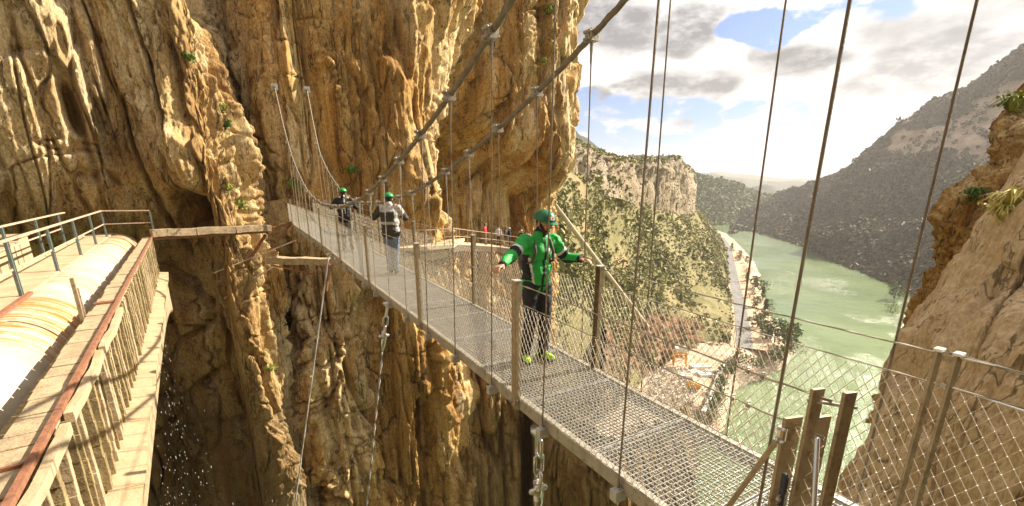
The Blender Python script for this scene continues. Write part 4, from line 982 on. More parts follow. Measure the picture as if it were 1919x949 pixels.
mb = MB(); mb.bar(AP(3.5, -2.585, -1.915), AP(12.0, -2.585, -1.915), .07, .05); kid(mb, 'rusty_angle', M_rust, pr)
# concrete boxes in a row beyond the far rail
for k in range(7):
    q = 13.6+k*1.15; r0 = empty('concrete_block', tuple(AP(q, -4.55, -2.25)))
    tag(r0, 'rough pale concrete block in the row behind the pipe walkway railing', 'block', 'concrete blocks behind the pipe')
    mb = MB(); hh = rng.uniform(.30, .40); mb.box(AP(q, -4.55, -2.3+hh), DA*.5, NA*.33, UP*hh); kid(mb, 'block_body', M_concl, r0, bevel=.03)
    mb = MB(); mb.box(AP(q, -4.55, -2.27+hh*2), DA*.53, NA*.38, UP*.03); kid(mb, 'block_lid', M_conc, r0, bevel=.01)
# parapet
pa = empty('parapet', tuple(AP(10, -1.3, -3.5))); tag(pa, 'old concrete parapet of upright slats with a slab coping and rusty edge bar', 'parapet')
mb = MB(); q = -6.0
while q < 24.0:
    L = rng.uniform(.24, .44); mb.box(AP(q+L/2, -1.39+rng.uniform(-.012, .012), -2.055+rng.uniform(-.01, .008)), DA*(L/2-.011), NA*(.155+rng.uniform(-.01, .01)), UP*.045); q += L
kid(mb, 'coping', M_conc, pa, bevel=.008)
mb = MB(); mb.bar(AP(-6, -1.39, -2.125), AP(24, -1.39, -2.125), .26, .06); kid(mb, 'coping_bed', M_fin, pa)
mb = MB()
for q in np.arange(-6, 23.7, 1.5): mb.bar(AP(q, -1.228, -1.985+.004*math.sin(q)), AP(q+1.5, -1.228, -1.985+.004*math.sin(q+1.5)), .05, .05)
kid(mb, 'edge_bar', M_rust, pa)
for q in (3.6, 4.5, 10.6): mb = MB(); mb.bar(AP(q, -1.56, -1.995), AP(q+.02, -1.24, -1.995), .09 if q > 10 else .035, .03); kid(mb, 'tie_bar', M_rust, pa)
mb = MB()
for (a_, b_) in ((-6, 2.2), (2.3, 5.3), (5.5, 7.6), (7.8, 10.2)):
    mb = MB()
    pts = np.linspace(a_, b_, 12)
    for u, v_ in zip(pts[:-1], pts[1:]): mb.bar(AP(u, -1.165+.01*math.sin(u*3), -2.085+.012*math.sin(u*7)), AP(v_, -1.165+.01*math.sin(v_*3), -2.085+.012*math.sin(v_*7)), .07, .10)
    kid(mb, 'broken_lip', M_concl, pa)
k = 0; q = -4.2
while q < 23.6:
    th_ = rng.uniform(.045, .10); c0 = -1.20+rng.uniform(-.02, .02); ln = rng.uniform(-.02, .02); dp = rng.uniform(.11, .17); mb = MB()
    n_ = 9
    for j in range(n_):
        za = -2.10-1.32*j/n_; zb_ = -2.10-1.32*(j+1)/n_; jit = rng.uniform(-.008, .008); mb.box(AP(q+ln*j/n_+jit, c0-dp/2+rng.uniform(-.006, .006), (za+zb_)/2), DA*(th_/2+rng.uniform(-.006, .006)), NA*(dp/2), UP*(1.32/n_/2+.001*(j % 2)))
    kid(mb, 'slat', M_fin if rng.uniform() < .7 else M_conc, pa, bevel=.006); q += rng.uniform(.27, .37); k += 1
mb = MB(); mb.bar(AP(-6, -1.62, -2.8), AP(23.7, -1.62, -2.8), .12, 1.3); kid(mb, 'back_wall', M_fin, pa)
mb = MB(); qs = np.arange(-6, 24, .5)
for u in qs:
    mb.add([AP(u, -1.75, -3.40), AP(u+.49, -1.75, -3.40), AP(u+.49, -.93+.02*math.sin(u*2.1+.5), -3.50), AP(u, -.93+.02*math.sin(u*2.1), -3.50),
            AP(u, -1.75, -3.95), AP(u+.49, -1.75, -3.95), AP(u+.49, -.98, -3.80), AP(u, -.98, -3.80)], [(0, 1, 2, 3)[::-1], (4, 5, 6, 7), (3, 2, 6, 7)[::-1], (0, 4, 7, 3)[::-1], (1, 2, 6, 5)[::-1], (0, 1, 5, 4)])
kid(mb, 'ledge', M_concl, pa)
mb = MB(); N_ = 40      # the arch the old channel stands on
for i in range(N_):
    f0, f1 = i/N_, (i+1)/N_; q0, q1 = -6+30*f0, -6+30*f1
    h = lambda f: -4.25-.9*(2*f-1)**4
    mb.box(AP((q0+q1)/2, -2.1, (h((f0+f1)/2)-3.85)/2-.0), DA*(q1-q0)/2, NA*1.05, UP*(abs(h((f0+f1)/2)+3.85)/2))
kid(mb, 'arch', M_conc, pa)
# hand rails of the pipe walkway
def rail(name_label, posts, tops, mids, cross=None):
    r0 = empty('handrail', tuple(posts[0])); tag(r0, name_label, 'railing')
    for p in posts:
        mb = MB(); mb.bar(p-UP*.02, p+UP*1.0, .075, .045, up=NA); mb.bar(p-UP*.02+DA*.03, p+UP*1.0+DA*.03, .012, .07, up=NA); kid(mb, 'rail_post', M_paint, r0)
        mb = MB(); mb.box(p+UP*.0, DA*.06, NA*.05, UP*.012); kid(mb, 'base_plate', M_rust, r0)
    mb = MB()
    for a, b_ in zip(tops[:-1], tops[1:]): mb.bar(a, b_, .055, .045)
    kid(mb, 'top_rail', M_railp, r0, bevel=.006)
    mb = MB()
    for a, b_ in zip(mids[:-1], mids[1:]): mb.bar(a, b_, .012, .04)
    kid(mb, 'middle_rail', M_railp, r0)
    return r0
q1s = [5.4, 8.6, 11.75, 14.9, 18.1, 21.2, 24.2]; z0 = -1.93
p1 = [AP(q, -2.66, z0) for q in q1s]
top1 = [AP(-2, -2.66, z0+1.01)]+[p+UP*1.01 for p in p1]+[AP(24.2, -1.15, z0+.98)]
rail('green grey post handrail on the gorge side of the pipe, turning at the cliff', p1+[AP(24.2, -1.15, z0-.05)], top1, [p+UP*.5 for p in p1]+[AP(24.2, -1.15, z0+.5)])
p2 = [AP(q, -3.62, z0) for q in (9.6, 12.8, 16.0, 19.2, 22.4)]
rail('handrail on the cliff side of the pipe walkway, in front of the concrete blocks', p2, [AP(4, -3.62, z0+1.01)]+[p+UP*1.01 for p in p2]+[AP(23.6, -3.62, z0+1.0)], [p+UP*.5 for p in p2])
s0 = empty('steel_stub', tuple(AP(8.4, -1.62, -2.0))); tag(s0, 'short square rusty stub standing between the pipe and the coping', 'stub')
mb = MB(); mb.bar(AP(9.7, -1.60, -2.3), AP(9.7, -1.60, -1.38), .06, .05, up=NA); kid(mb, 'upright', M_post, s0, bevel=.004)
mb = MB(); mb.bar(AP(9.78, -1.57, -2.3), AP(9.78, -1.57, -1.55), .02, .02, up=NA); kid(mb, 'flat_strip', M_railp, s0)

# ---- timber and stone beams from the pipe end to the bridge
def beam(name, label, a, b, w_, h_, mat, cat='beam', kids=(), wob=.02):
    r0 = empty(name, tuple((np.array(a)+np.array(b))/2-UP*h_)); tag(r0, label, cat)
    a, b = np.array(a), np.array(b); mb = MB(); n = 9
    for i in range(n):
        p, q = a+(b-a)*i/n, a+(b-a)*(i+1)/n; mb.bar(p+UP*wob*math.sin(i*1.9), q+UP*wob*math.sin((i+1)*1.9), w_*(1+.06*math.sin(i*2.3)), h_*(1+.08*math.sin(i*3.1)))
    kid(mb, name+'_body', mat, r0, bevel=.01)
    for (nm, p, q, ww, mm) in kids: mb = MB(); mb.bar(p, q, ww, ww); kid(mb, nm, mm, r0)
    return r0
tb0, tb1 = at(283, 438, 18.9), at(506, 427, 22.6)
beam('timber_beam', 'long weathered timber beam between the pipe end and the sunlit rock rib', tb0, tb1, .35, .30, M_wood, kids=[
    ('brace', at(498, 440, 22.6), at(428, 548, 21.8), .14, M_rust), ('brace', at(512, 500, 22.8), at(420, 560, 21.5), .05, M_railp),
    ('plank', tb0-UP*.22, tb1-UP*.20, .10, M_rust), ('brace', at(556, 450, 23), at(400, 512, 21), .045, M_railp)])
beam('stone_beam', 'pale stone ledge beam under the far half of the bridge', at(505, 488, 22.6), at(652, 491, 22.4), .55, .32, M_conc, kids=[('brace', at(508, 497, 22.2), at(590, 515, 22.2), .06, M_rust), ('brace', at(618, 495, 22.0), at(612, 545, 22.2), .09, M_rust)])
beam('red_plank', 'reddish plank sloping up to the bridge end behind the timber beam', at(506, 430, 22.8), at(548, 416, 23.2), .3, .12, M_rust, cat='plank', kids=[('brace', at(506, 470, 22.8), at(545, 420, 23.2), .10, M_rust)])

# ---- landing and boardwalk on the far wall
M_deckw = simple('pale_boards', (.58, .45, .28), .85, 0, .25, 3, .5, 20)  # pale colour of the boards themselves
lp = empty('landing_platform', tuple(at(800, 466, 26.5)-UP*.2)); tag(lp, 'pale landing platform with a white railing where the far wall turns', 'platform')
fl = [at(640, 462, 25.6), at(745, 466, 26), at(800, 466, 26.3), at(850, 456, 27.5)]; fb = [p+np.array([.3, 3.6, 0]) for p in fl]
zf = -3.38
for p in fl+fb: p[2] = zf
mb = MB()
for i in range(3):
    q4 = [fl[i], fl[i+1], fb[i+1], fb[i]]; mb.add([*q4, *[p-UP*.18 for p in q4]], [(0, 1, 2, 3), (7, 6, 5, 4), (0, 4, 5, 1), (1, 5, 6, 2), (2, 6, 7, 3), (3, 7, 4, 0)])
kid(mb, 'platform_floor', M_deckw, lp)
pp = [p+(q-p)*f for p, q in zip(fl[:-1], fl[1:]) for f in (0, .33, .66)]+[fl[-1]]
mb = MB()
for a, b_ in zip(pp[:-1], pp[1:]): mb.bar(a+UP*.98, b_+UP*.98, .05, .05); mb.bar(a+UP*.5, b_+UP*.5, .025, .025); mb.bar(a+UP*.15, b_+UP*.15, .025, .025)
kid(mb, 'top_rail', M_railp, lp)
for p in pp[::1]: mb = MB(); mb.bar(p, p+UP*1.0, .055, .055); kid(mb, 'rail_post', M_railp, lp)
mb = MB(); mb.bar(at(740, 492, 26.6), at(838, 475, 27.6), .35, .38); kid(mb, 'support_beam', M_concl, lp)
bw = empty('boardwalk', tuple(at(930, 462, 38))); tag(bw, 'boardwalk bolted along the far cliff under the overhang, with people on it', 'boardwalk')
wp = [at(848, 458, 28.2), at(862, 457, 31.5), at(890, 458, 35), at(930, 461, 38), at(975, 467, 40), at(1012, 474, 41.5), at(1040, 480, 44)]
mb = MB(); mr = MB(); me_ = MB()
wn_ = [p+np.array([-.35, 1.0, 0]) for p in wp]
for i in range(len(wp)-1):
    a, b_, c_, d_ = wp[i], wp[i+1], wn_[i+1], wn_[i]; mb.add([a, b_, c_, d_, a-UP*.1, b_-UP*.1, c_-UP*.1, d_-UP*.1], [(0, 1, 2, 3), (7, 6, 5, 4), (0, 4, 5, 1), (1, 5, 6, 2), (2, 6, 7, 3), (3, 7, 4, 0)])
    me_.bar(a-UP*.30, b_-UP*.30, .12, .42)
    for z in (1.0, .5): mr.bar(a+UP*z, b_+UP*z, .035, .035)
kid(mb, 'boards', M_deckw, bw); kid(me_, 'edge_beam', simple('dark_beam', (.10, .065, .04), .9, 0, .3, 3), bw); kid(mr, 'top_rail', M_railp, bw)
for i in range(len(wp)-1):
    for f in (0, .5):
        p = wp[i]+(wp[i+1]-wp[i])*f; mb = MB(); mb.bar(p, p+UP*1.0, .05, .05); kid(mb, 'rail_post', M_railp, bw)
        mb = MB(); mb.bar(p-UP*.5, p+np.array([-.4, 1.2, -1.5]), .10, .10); kid(mb, 'bracket', M_rust, bw)

# ---- works yard by the lake
M_yel = simple('yellow_paint', (.72, .36, .04), .5, .1, .2, 1.5, dirt=(.4, .2, .06))
M_whitec = simple('white_concrete', (.72, .66, .56), .8, 0, .15, .5)
g0 = onz(1273, 684, ZG+.4); gy = empty('gantry_crane', tuple(g0)); tag(gy, 'small yellow gantry with a pale machine on top in the works yard by the lake', 'crane')
u1 = np.array([1, -.25, 0]); u1 /= np.linalg.norm(u1); u2 = np.array([.25, 1, 0]); u2 /= np.linalg.norm(u2)
for i in (-1, 1):
    for j in (-1, 1): mb = MB(); mb.bar(g0+u1*2.3*i+u2*1.5*j, g0+u1*2.1*i+u2*1.4*j+UP*5.2, .42, .42); kid(mb, 'leg', M_yel, gy)
mb = MB()
for z in (5.2, 3.4):
    for i in (-1, 1): mb.bar(g0+u1*2.4*i-u2*1.6+UP*z, g0+u1*2.4*i+u2*1.6+UP*z, .35, .4); mb.bar(g0-u1*2.6+u2*1.5*i+UP*z, g0+u1*2.6+u2*1.5*i+UP*z, .35, .45)
mb.bar(g0-u1*2.2-u2*1.5+UP*1.5, g0+u1*2.2-u2*1.5+UP*3.4, .2, .2); kid(mb, 'frame', M_yel, gy)
mb = MB(); mb.box(g0+UP*6.3, u1*2.2, u2*1.3, UP*.7); mb.box(g0+UP*7.1+u1*.6, u1*1.0, u2*.9, UP*.35); kid(mb, 'machine_house', M_whitec, gy, bevel=.1)
tk = onz(1300, 728, ZG+.6); r0 = empty('tank', tuple(tk)); tag(r0, 'orange yellow tank lying in the rubble below the yellow gantry', 'tank')
mb = MB(); mb.tube([tk+u1*-2+UP*1.2, tk+u1*-1.9+UP*1.2, tk+u1*1.9+UP*1.2, tk+u1*2+UP*1.2], [1.0, 1.3, 1.3, 1.0], 16); kid(mb, 'tank_shell', M_yel, r0, True)
for i in (-1, 1): mb = MB(); mb.box(tk+u1*1.2*i+UP*.2, u1*.2, u2*1.1, UP*.35); kid(mb, 'cradle', M_rust, r0)
for k, (px_, py_, L, w_, h_, an) in enumerate([(1312, 690, 5, 1.6, .8, .1), (1338, 696, 4.4, .8, .5, .15), (1322, 704, 3.2, 1.2, .5, .1), (1300, 700, 2.5, 1.3, .7, .4), (1350, 706, 2.2, .5, .4, .0), (1352, 690, 1.2, .8, .5, .3), (1284, 706, 3.0, 1.5, .6, -.2)]):
    c = onz(px_, py_, ZG+.5); r0 = empty('concrete_slab', tuple(c)); tag(r0, 'white concrete slab lying on the works yard near the yellow gantry', 'slab', 'white slabs in the works yard')
    a1 = np.array([math.cos(an), math.sin(an), 0]); a2 = np.array([-a1[1], a1[0], 0]); mb = MB(); mb.box(c+UP*h_/2, a1*L/1.3, a2*w_, UP*h_); kid(mb, 'slab_body', M_whitec, r0, bevel=.08)
    mb = MB(); mb.bar(c+UP*(h_*1.5+.1)-a1*L*.7, c+UP*(h_*1.5+.1)+a1*L*.7, .2, .2); kid(mb, 'rim', M_conc, r0)
P = np.array([onz(rng.uniform(1215, 1300), rng.uniform(690, 770), ZG+.3) for _ in range(700)]); mb = MB()
for p in P:
    s_ = rng.uniform(.25, .9); a1 = rng.normal(size=3); a1 /= np.linalg.norm(a1); a2 = np.cross(a1, rng.normal(size=3)); a2 /= np.linalg.norm(a2); mb.box(p+UP*s_*.2, a1*s_*.6, a2*s_*.4, np.cross(a1, a2)*s_*.3)
o = mb.build('rubble', simple('grey_rubble', (.50, .44, .36), .9, 0, .35, .4)); tag(o, kind='stuff', label='grey broken rubble strewn beside the works yard', cat='rubble')
for i, (px_, py_, hh) in enumerate([(1376, 652, 9), (1374, 640, 7), (1361, 700, 6), (1357, 735, 5.5), (1338, 760, 5.5)]):
    c = onz(px_, py_, ZG+.3); r0 = empty('utility_pole', tuple(c)); tag(r0, 'thin dark pole beside the yard where the lake road ends', 'pole', 'thin poles along the yard edge')
    mb = MB(); mb.tube([c, c+UP*hh], [.14, .09], 8); kid(mb, 'pole_shaft', M_wood, r0)
    mb = MB(); mb.bar(c+UP*(hh-.4)-u1*.6, c+UP*(hh-.4)+u1*.6, .12, .12); kid(mb, 'cross_arm', M_wood, r0)
# long retaining edge of the yard
r0 = empty('yard_wall', tuple(onz(1345, 720, ZG))); tag(r0, 'low pale retaining wall along the lake side of the works yard', 'wall')
mb = MB(); pts = [onz(1318, 775, ZG+.6), onz(1332, 745, ZG+.6), onz(1346, 708, ZG+.6), onz(1356, 684, ZG+.6)]
for a, b_ in zip(pts[:-1], pts[1:]): mb.bar(a, b_, .9, 1.2)
kid(mb, 'wall_body', M_concl, r0); mb = MB()
for a, b_ in zip(pts[:-1], pts[1:]): mb.bar(a+UP*.7, b_+UP*.7, 1.2, .2)
kid(mb, 'wall_top', M_whitec, r0)
# penstock down the hillside
pA, pB = at(1028, 370, 104), at(1214, 612, 150); pts = [pA+(pB-pA)*f for f in (0, .25, .5, .75, 1)]
r0 = empty('hillside_pipe', tuple(pts[0])); tag(r0, 'long straight pale pipe running down the scrubby hillside behind the man in green', 'pipe')
mb = MB(); mb.tube(pts, .58, 12); kid(mb, 'pipe_barrel', simple('dusty_pipe', (.42, .33, .22), .7, .1, .2, .5), r0, True)
for i in range(10):
    f = (i+.5)/10*(len(pts)-1); j = int(f); p = pts[j]+(pts[j+1]-pts[j])*(f-j); mb = MB(); mb.box(p-UP*.9, np.array([.35, 0, 0]), np.array([0, .5, 0]), UP*.9); kid(mb, 'pier', M_conc, r0)

# ---- plants on the cliffs
M_grass = leaf_mat('cliff_grass', (.10, .13, .02), (.20, .24, .04), (.40, .40, .10), 3)
M_fern = leaf_mat('cliff_fern', (.04, .09, .015), (.08, .16, .03), (.15, .24, .05), 3)
M_straw = leaf_mat('dry_grass', (.45, .38, .10), (.62, .54, .16), (.72, .66, .30), 3)
def cliff_plant(surf, px_, py_, size, mat, label, blades=70, droop=.6, off=(0, -.1, 0)):
    p = onsurf(surf, px_, py_)+np.array(off); r0 = empty('cliff_plant', tuple(p)); tag(r0, label, 'plant')
    mb = MB()
    for i in range(blades):
        a = rng.uniform(0, 6.28); l_ = size*rng.uniform(.5, 1); d = np.array([math.cos(a), math.sin(a), 0]); s_ = np.array([-d[1], d[0], 0])*size*.035; b0 = p+d*size*.15*rng.uniform(0, 1)
        m1 = b0+d*l_*.35+UP*l_*.6; e = b0+d*l_*.9+UP*l_*(.75-droop*rng.uniform(.3, 1.2)); mb.add([b0-s_, b0+s_, m1+s_, m1-s_, e], [(0, 1, 2, 3), (3, 2, 4)])
    kid(mb, 'leaves', mat, r0)
    V, Fc = tufts(np.array([p+UP*size*.1]*16)+rng.normal(size=(16, 3))*size*.22, np.full(16, size*.22), 6, tri=.35); o = np_mesh('foliage', V, Fc, mat, r0, smooth=False); o.matrix_parent_inverse = Matrix.Translation(-r0.location)
AB = ['rock_buttress', 'rock_wall']
cliff_plant(AB, 436, 232, .55, M_fern, 'bright green fern in the cracks high on the left rock rib')
cliff_plant(AB, 428, 200, .4, M_grass, 'yellow green grass tuft just above the fern on the left rib')
cliff_plant(AB, 366, 118, .4, M_fern, 'small dark plant in the crack near the top of the left buttress')
cliff_plant(AB, 462, 388, .6, M_grass, 'grass tuft at the foot of the sunlit rib just above the timber beam')
cliff_plant(AB, 440, 350, .4, M_grass, 'thin grass on the sunlit rib above the timber beam')
cliff_plant(AB, 545, 358, .7, M_grass, 'yellow green bush on the wall where the bridge ends')
cliff_plant(AB, 668, 330, .6, M_fern, 'dark green plant on the wall above the man in the black jacket')
cliff_plant(AB, 518, 690, .5, M_grass, 'pale green plant clinging to the gorge wall below the stone beam')
cliff_plant(AB, 1020, 22, .9, M_grass, 'green tuft near the top of the overhanging cliff')
cliff_plant(AB, 1018, 110, .6, M_grass, 'small tuft on the edge of the overhanging cliff')
cliff_plant(['rock_crag'], 1900, 205, .8, M_grass, 'yellow green bush on top of the crag at the right edge', off=(0, .2, .1))
cliff_plant(['rock_crag', 'rock_outcrop'], 1872, 388, .62, M_straw, 'bright yellow straw grass between the crag and the sunlit outcrop', off=(-.1, -.2, .05))
cliff_plant(['rock_crag', 'rock_outcrop'], 1858, 406, .5, M_straw, 'lower pale straw grass on the edge of the outcrop', off=(-.1, -.2, .05))
cliff_plant(['rock_crag'], 1810, 362, .5, M_fern, 'small green plant in the notch on the crag', off=(0, -.1, 0))
cliff_plant(['rock_crag'], 1795, 500, .5, M_grass, 'yellow flowering tuft low on the crag', off=(0, -.1, 0))
# spray falling from the channel into the gorge
m, t, b = material('water_drops'); b.inputs['Base Color'].default_value = (.8, .82, .85, 1); b.inputs['Roughness'].default_value = .15; b.inputs['Specular IOR Level'].default_value = .8
mb = MB()
for i in range(150):
    f = rng.uniform(0, 1)**.8; px_ = 306+rng.normal()*7+f*abs(rng.normal())*60; py_ = 640+f*330; p = at(px_, py_, rng.uniform(9.5, 13)); mb.ball(p, rng.uniform(.0025, .007), (1, 1, rng.uniform(2, 8)), 5, 4)
o = mb.build('water_spray', m, smooth=True); tag(o, kind='stuff', label='sparkling water drops falling into the dark gorge below the parapet', cat='spray')
# ================================================================== PEOPLE
def capsule(mb, a, b, ra, rb, n=14):
    a, b = np.array(a, float), np.array(b, float); d = b-a; L = np.linalg.norm(d); d = d/L if L > 1e-6 else UP
    pts = []; rs = []
    for k in range(1, 5): th_ = math.pi/2*(1-k/4); pts.append(a-d*ra*math.sin(th_)); rs.append(max(1e-4, ra*math.cos(th_)))
    for k in range(0, 5): th_ = math.pi/2*k/4; pts.append(b+d*rb*math.sin(th_)); rs.append(max(2e-4, rb*math.cos(th_)))
    pts.insert(0, a-d*ra); rs.insert(0, 2e-4); mb.tube(pts, rs, n)
def elip(mb, c, r, rot=None, n=18, m=12):
    tmp = MB(); tmp.ball((0, 0, 0), 1.0, r, n, m); vs = np.array(tmp.v)
    if rot is not None: vs = vs @ np.array(rot).T
    mb.add(vs+np.array(c), tmp.f)
def rotm(ax, deg): return np.array(Matrix.Rotation(R(deg), 3, ax))
def fuse(name, mb, voxel, mats, root, smooth_it=4, fn=None, fold=0.0, fs=9.0, seed=0):
    """melt overlapping solids into one continuous skin"""
    me = bpy.data.meshes.new(name+'_src'); me.from_pydata([tuple(map(float, v)) for v in mb.v], [], mb.f); me.update()
    o = bpy.data.objects.new(name, me); col.objects.link(o)
    r = o.modifiers.new('r', 'REMESH'); r.mode = 'VOXEL'; r.voxel_size = voxel; r.use_smooth_shade = True
    s = o.modifiers.new('s', 'SMOOTH'); s.iterations = smooth_it; s.factor = .5
    dg = bpy.context.evaluated_depsgraph_get(); dg.update(); nm = bpy.data.meshes.new_from_object(o.evaluated_get(dg))
    o.modifiers.clear(); o.data = nm; nm.name = name; bpy.data.meshes.remove(me)
    for m in mats: nm.materials.append(m)
    n = len(nm.vertices); co = np.empty(n*3, np.float32); nm.vertices.foreach_get('co', co); co = co.reshape(-1, 3)
    if fold:
        no = np.empty(n*3, np.float32); nm.vertices.foreach_get('normal', no); no = no.reshape(-1, 3)
        d = fold*fbm(co[:, 0]*fs, co[:, 1]*fs, co[:, 2]*fs*1.4, 3, seed, .5, True)
        co = co+no*d[:, None]; nm.vertices.foreach_set('co', co.astype(np.float32).ravel())
    nf = len(nm.polygons); c = np.empty(nf*3, np.float32); nm.polygons.foreach_get('center', c); c = c.reshape(-1, 3)
    nm.polygons.foreach_set('material_index', (fn(c) if fn else np.zeros(nf)).astype(np.int32)); nm.polygons.foreach_set('use_smooth', np.ones(nf, bool)); nm.update()
    o.parent = root; return o
def part(mb, name, mat, root, smooth=True):
    o = mb.build(name, mat, None, smooth); o.parent = root; return o
M_skin = simple('skin', (.50, .27, .17), .55, 0, .08, 20)
M_hair = simple('dark_hair', (.03, .02, .015), .7)
M_black = simple('black_cloth', (.012, .012, .014), .8, 0, .3, 20, .3, 90)
M_trous = simple('dark_trousers', (.018, .018, .022), .8, 0, .3, 14, .3, 90)
M_jgreen = simple('green_shell_fabric', (.015, .40, .06), .6, 0, .15, 8, .15, 40)
M_white = simple('white_piping', (.70, .72, .70), .6)
M_helm = simple('green_helmet_plastic', (.01, .14, .055), .3, 0, .08, 4)
M_helm2 = simple('bright_green_helmet_plastic', (.015, .26, .06), .3, 0, .08, 4)
M_neon = simple('neon_yellow_shoe', (.42, .72, .04), .6, 0, .15, 20)
M_sole = simple('rubber_sole', (.03, .03, .03), .7)
M_jeans = simple('faded_jeans', (.15, .19, .26), .85, 0, .45, 22, .3, 90)
M_greyt = simple('grey_trousers', (.17, .15, .125), .85, 0, .25, 12, .3, 90)
M_greyj = simple('pale_grey_jacket', (.42, .40, .36), .7, 0, .2, 10, .2, 60)
M_darkj = simple('olive_black_jacket', (.045, .04, .03), .8, 0, .3, 14, .2, 60)
M_pack = simple('backpack_fabric', (.10, .08, .07), .75, 0, .5, 26, .3, 90)
M_eye = simple('eye_white', (.75, .72, .68), .3); M_iris = simple('iris', (.03, .02, .015), .2)
M_lips = simple('lips', (.38, .15, .11), .5)

def hand(mb, wrist, dirv, palm, thumb, curl=25, sc=1.0):
    """five-fingered hand: dirv along the fingers, palm = palm normal, thumb = side the thumb leaves from"""
    d = np.array(dirv, float); d /= np.linalg.norm(d); p = np.array(palm, float); p -= d*np.dot(p, d); p /= np.linalg.norm(p); t_ = np.cross(d, p)
    if np.dot(t_, thumb) < 0: t_ = -t_
    w = np.array(wrist, float)
    for k, off in enumerate((-.028, -.009, .010, .029)): capsule(mb, w+t_*off*.7*sc, w+d*.088*sc+t_*off*sc, .015*sc, .0125*sc, 8)
    for k, (off, l) in enumerate(((.031, .070), (.010, .080), (-.011, .074), (-.031, .058))):
        q = w+d*.088*sc+t_*off*sc; a = 0; r_ = .0088*sc; dd = d+t_*off*1.6
        for j, f in enumerate((.45, .32, .23)):
            a += curl*(.7+.2*j); v = dd*math.cos(R(a))+p*math.sin(R(a)); v /= np.linalg.norm(v); e = q+v*l*f*sc; capsule(mb, q, e, r_, r_*.9, 8); q = e; r_ *= .9
    q = w+d*.022*sc+t_*.026*sc; v = d*.72+t_*.62+p*.25; v /= np.linalg.norm(v); e = q+v*.042*sc; capsule(mb, q, e, .0125*sc, .010*sc, 8); v = d*.9+t_*.25+p*.35; v /= np.linalg.norm(v); capsule(mb, e, e+v*.032*sc, .010*sc, .0085*sc, 8)

